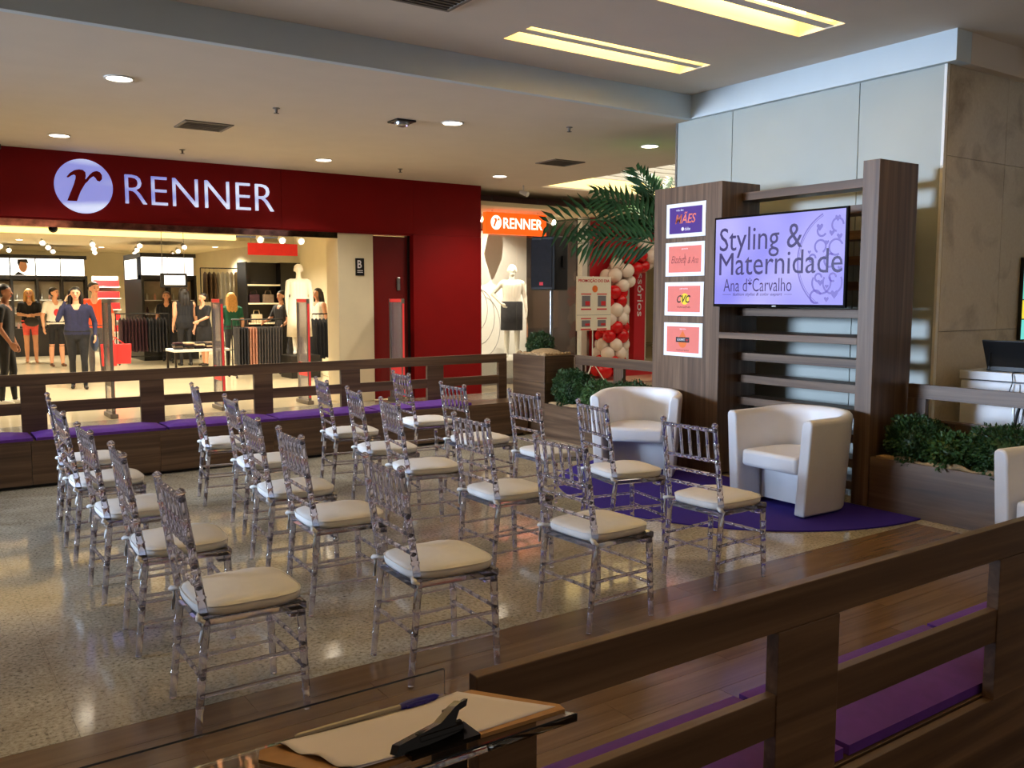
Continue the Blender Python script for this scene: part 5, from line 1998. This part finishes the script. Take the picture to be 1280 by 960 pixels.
gate('slim anti-theft gate in front of the red shopping bags', 2.30, 12.75, False)
gate('slim anti-theft gate in front of the trouser rack', 3.75, 12.75)
gate('slim anti-theft gate in front of the mannequin podium', 5.02, 12.75)
gate('slim anti-theft gate in front of the red door', 6.25, 12.1)
o = thing('dome_camera', 'small black camera under the dark red fascia', 'camera', (1.68, 12.5, 2.55))
MB().tube([(0, 0, 0), (0, 0, -.06)], .05, 12).build('mount', 'black', o, True, 40)
MB().ball((0, 0, -.10), .055, 12, 8).build('dome', 'black_gloss', o, True)
tag(MB().lathe([(.09, -.0), (.09, -.05), (.04, -.09)], n=14).build('ceiling_siren', 'black', None, True, 40), 'black round siren at the top of the fascia', 'siren').location = (1.05, 12.30, 3.40)

# ================================================================== SHOP WINDOW AND PORTAL
ob = thing('orange_sign', 'glowing orange light box sign with white lettering in the shop window', 'sign', (9.28, 13.30, 2.90))
bx(-.66, .66, -.06, .06, -.19, .19).build('housing', 'sign_orange', ob, bevel=.01)
text('lettering', 'RENNER', FX(0, -.06, 0), -.30, .56, -.085, .10, 'sign_white', ob, depth=.008, fat=.01)
MB().prism([(-.455 + .11 * math.cos(u), .01 + .125 * math.sin(u)) for u in ang[::2]], FX(0, -.06, 0), 0, .008).build('emblem', 'sign_white', ob)
RS = [(-.455 + (x - 417) / 146 * .11, .01 + (290 - yq) / 134 * .125) for x, yq in RP]
MB().prism(RS, FX(0, -.06, 0), .009, .012).build('emblem_letter', 'sign_orange', ob)
for s in (-.5, .5):
    MB().tube([(s, 0, .19), (s, 0, .50)], .005, 5).build('wire', 'steel', ob)
wb = thing('window_backdrop', 'bright white backdrop panel with fine curved lines in the shop window', 'panel', (9.85, 14.97, 0.0))
bx(-.95, .88, 0, .04, .0, 2.9).build('board', 'white', wb)
for r_, cx_, cz_ in ((.45, -.4, 1.35), (.55, -.3, 1.2), (.38, -.5, 1.1), (.6, -.2, 1.0)):
    m = MB()
    m.tube([(cx_ + r_ * math.cos(u) * .7, -.006, cz_ + r_ * math.sin(u)) for u in ang[::2]] + [(cx_ + r_ * .7, -.006, cz_)], .004, 5, False)
    m.build('curved_line', 'ink_grey', wb)
for x, y_, lab in ((8.95, 14.0, 'window spotlight above the white backdrop'), (10.45, 13.8, 'window spotlight beside the orange sign')):
    t = thing('spotlight', lab, 'spotlight', (x, y_, 3.18), R(30), 'spotlights in the shop window')
    obj('head', sp_me, t, loc=(0, 0, -.1))
    obj('lens', le_me, t, loc=(0, 0, -.1))
    MB().tube([(0, .02, -.10), (0, .02, .0)], .012, 6).build('stem', 'white', t)
    ld = bpy.data.lights.new('window_spot', 'SPOT')
    ld.energy = 260
    ld.color = (1, .86, .66)
    ld.spot_size = R(80)
    ld.spot_blend = .6
    lo = bpy.data.objects.new('window_spot', ld)
    COL.objects.link(lo)
    lo.location = (x, y_ - .15, 3.05)
    lo.rotation_euler = (Vector((9.7, 15.0, 1.7)) - lo.location).to_track_quat('-Z', 'Y').to_euler()
# shelves seen through the portal and the window
for n_, (x, y_, w) in enumerate(((12.35, 16.7, .8), (13.3, 16.7, .8))):
    t = thing('accessory_shelf', ['white accessory shelf seen through the red portal', 'white accessory shelf behind the lettered red fin'][n_], 'shelf unit', (x, y_, 0))
    bx(-w / 2, w / 2, .0, .05, 0, 2.4).build('back', 'white', t)
    bx(-w / 2, w / 2, -.35, 0, 0, .75).build('base_cabinet', 'white', t, bevel=.004)
    for z in (1.0, 1.35, 1.7, 2.05):
        bx(-w / 2, w / 2, -.28, 0, z, z + .02).build('shelf', 'white', t)
        for q in range(5):
            mt = ['charcoal', 'steel', 'black', 'denim', 'burgundy'][(q + int(z * 3)) % 5]
            o = tag(bx(-.05, .05, -.06, .06, 0, .20 + .04 * (q % 2)).build('accessory_box', mt, bevel=.004), 'small %s accessory box on the white shelf' % ['charcoal', 'silver', 'black', 'blue', 'dark red'][(q + int(z * 3)) % 5], 'box',
                    'accessory boxes in the portal shop')
            o.location = (x - w / 2 + (q + .5) * w / 5, y_ - .14, z + .02)
clothes_rack('dark rack of clothes behind the shop window glass', 10.1, 11.0, 16.4, 1.5)
fill_rack(10.1, 11.0, 16.4, 1.5, [('jacket', 'charcoal', 'jacket', 7, 'dark jacket hanging behind the shop window glass', 'jackets behind the shop window'),
                                  ('jacket', 'denim', 'jacket', 3, 'blue jacket hanging behind the shop window glass', 'blue jackets behind the shop window')])

# promotion sign on a tripod
pr = thing('promotion_sign', 'cream promotion sign board on a thin tripod beside the balloons', 'sign', (10.63, 12.7, 0))
pbrd = bx(-.41, .41, -.012, .012, .98, 1.97).build('board', 'sign_board', pr, bevel=.004)
bx(-.41, .41, -.014, -.012, 1.262, 1.268).build('seam', 'ink_grey', pr)
f = FX(0, -.0125, 0)
text('heading', 'PROMOÇÃO DO DIA', f, -.37, .37, 1.855, 1.935, 'ink_red', pr, fat=.02)
MB().prism([(.02 + .065 * math.cos(u), 1.745 + .065 * math.sin(u)) for u in ang[::3]], f, 0, .002).build('roundel', 'ink_orange', pr)
for x in (-.19, .19):
    for z0, hgt in ((1.42, .20), (1.05, .12)):
        MB().prism([(x - .10, z0), (x + .10, z0), (x + .10, z0 + hgt), (x - .10, z0 + hgt)], f, 0, .002).build('printed_photo', 'ink_grey', pr)
        MB().prism([(x - .02, z0 + .02), (x + .09, z0 + .02), (x + .09, z0 + hgt * .5), (x - .02, z0 + hgt * .5)], f, .002, .003).build('printed_price', 'ink_red', pr)
        MB().prism([(x - .12, z0 + hgt + .02), (x + .12, z0 + hgt + .02), (x + .12, z0 + hgt + .04), (x - .12, z0 + hgt + .04)], f, 0, .002).build('printed_line', 'ink_red', pr)
        MB().prism([(x - .12, z0 - .06), (x + .12, z0 - .06), (x + .12, z0 - .035), (x - .12, z0 - .035)], f, 0, .002).build('printed_line', 'ink_red', pr)
MB().tube([(0, .02, .30), (0, .02, 1.98)], .010, 8).build('pole', 'white', pr, True, 40)
for a in (200, 320, 80):
    MB().tube([(0, .02, .40), (.25 * math.cos(R(a)), .02 + .25 * math.sin(R(a)), .008)], .009, 8).build('leg', 'white', pr, True, 40)

# balloon arch
ba = thing('balloon_arch', 'arch of red and white balloons in front of the red portal', 'balloons', (11.9, 13.1, 0))
bal_me = {}
for mt in ('balloon_red', 'balloon_white'):
    m = MB()
    prof = [(.004, -.175), (.014, -.18), (.010, -.165), (.035, -.14), (.085, -.09), (.118, -.02), (.125, .03), (.110, .08), (.070, .118), (.030, .133), (.002, .136)]
    m.lathe(prof, n=18)
    bal_me[mt] = m.mesh('balloon', mt, True, 80)
path = []
for s in np.linspace(0, 1, 17):
    if s < .58:
        u = s / .58
        path.append((-.56 + .10 * math.sin(u * 3), 0, .18 + u * 1.55))
    else:
        u = (s - .58) / .42
        path.append((-.56 + .014 + u * 1.2, 0, 1.73 + .80 * math.sin(u * math.pi / 2)))
for i, p in enumerate(path):
    col = 'balloon_red' if (i // 2) % 2 == 0 else 'balloon_white'
    up = i < 10
    for q in range(5):
        a = q * 2 * math.pi / 5 + (i % 2) * math.pi / 5
        rr = .20
        ax_ = Vector((1, 0, 0)) if up else Vector((.55, 0, -.83))
        off = ax_ * (rr * math.cos(a)) + Vector((0, rr * math.sin(a), 0))
        o = obj('balloon', bal_me[col], ba)
        o.location = Vector(p) + off
        o.rotation_euler = off.normalized().to_track_quat('Z', 'Y').to_euler()
        sc = random.uniform(.98, 1.2)
        o.scale = (sc, sc, sc)

# ---- interior lighting of the store: recessed round lamps
for q, (x, y_, lab) in enumerate(((0.5, 15.6, 'above the person in black'), (3.2, 15.6, 'above the walking person'), (6.3, 15.0, 'in front of the podium'), (0.5, 19.5, 'deep above the entrance aisle'), (3.6, 19.5, 'above the orange t-shirt'),
                                  (6.0, 19.6, 'above the trouser rack'), (2.6, 25.0, 'in front of the long gondola'), (7.5, 25.5, 'behind the tall rack'), (4.9, 27.5, 'between the two gondolas'), (9.9, 16.0, 'behind the window backdrop'),
                                  (13.0, 15.2, 'inside the red portal'), (10.3, 21.5, 'in front of the pale wall lettering'))):
    zz = (3.13 if y_ < 22.4 else 3.0)
    t = thing('store_downlight', 'round recessed store lamp ' + lab, 'ceiling light', (x, y_, zz), 0, 'recessed store lamps')
    MB().lathe([(.085, 0), (.09, -.006), (.07, -.008)], n=20).build('trim_ring', 'white', t, True, 40)
    MB().lathe([(.07, -.004), (.07, -.009)], n=20).build('lens', 'lamp_white', t)
    ld = bpy.data.lights.new('store_lamp', 'SPOT')
    ld.energy = 800 if q not in (9, 10) else 240
    ld.color = (1.0, .90, .70)
    ld.spot_size = R(150)
    ld.spot_blend = .7
    ld.shadow_soft_size = .2
    lo = bpy.data.objects.new('store_lamp', ld)
    COL.objects.link(lo)
    lo.parent = t
    lo.location = (0, 0, -.03)
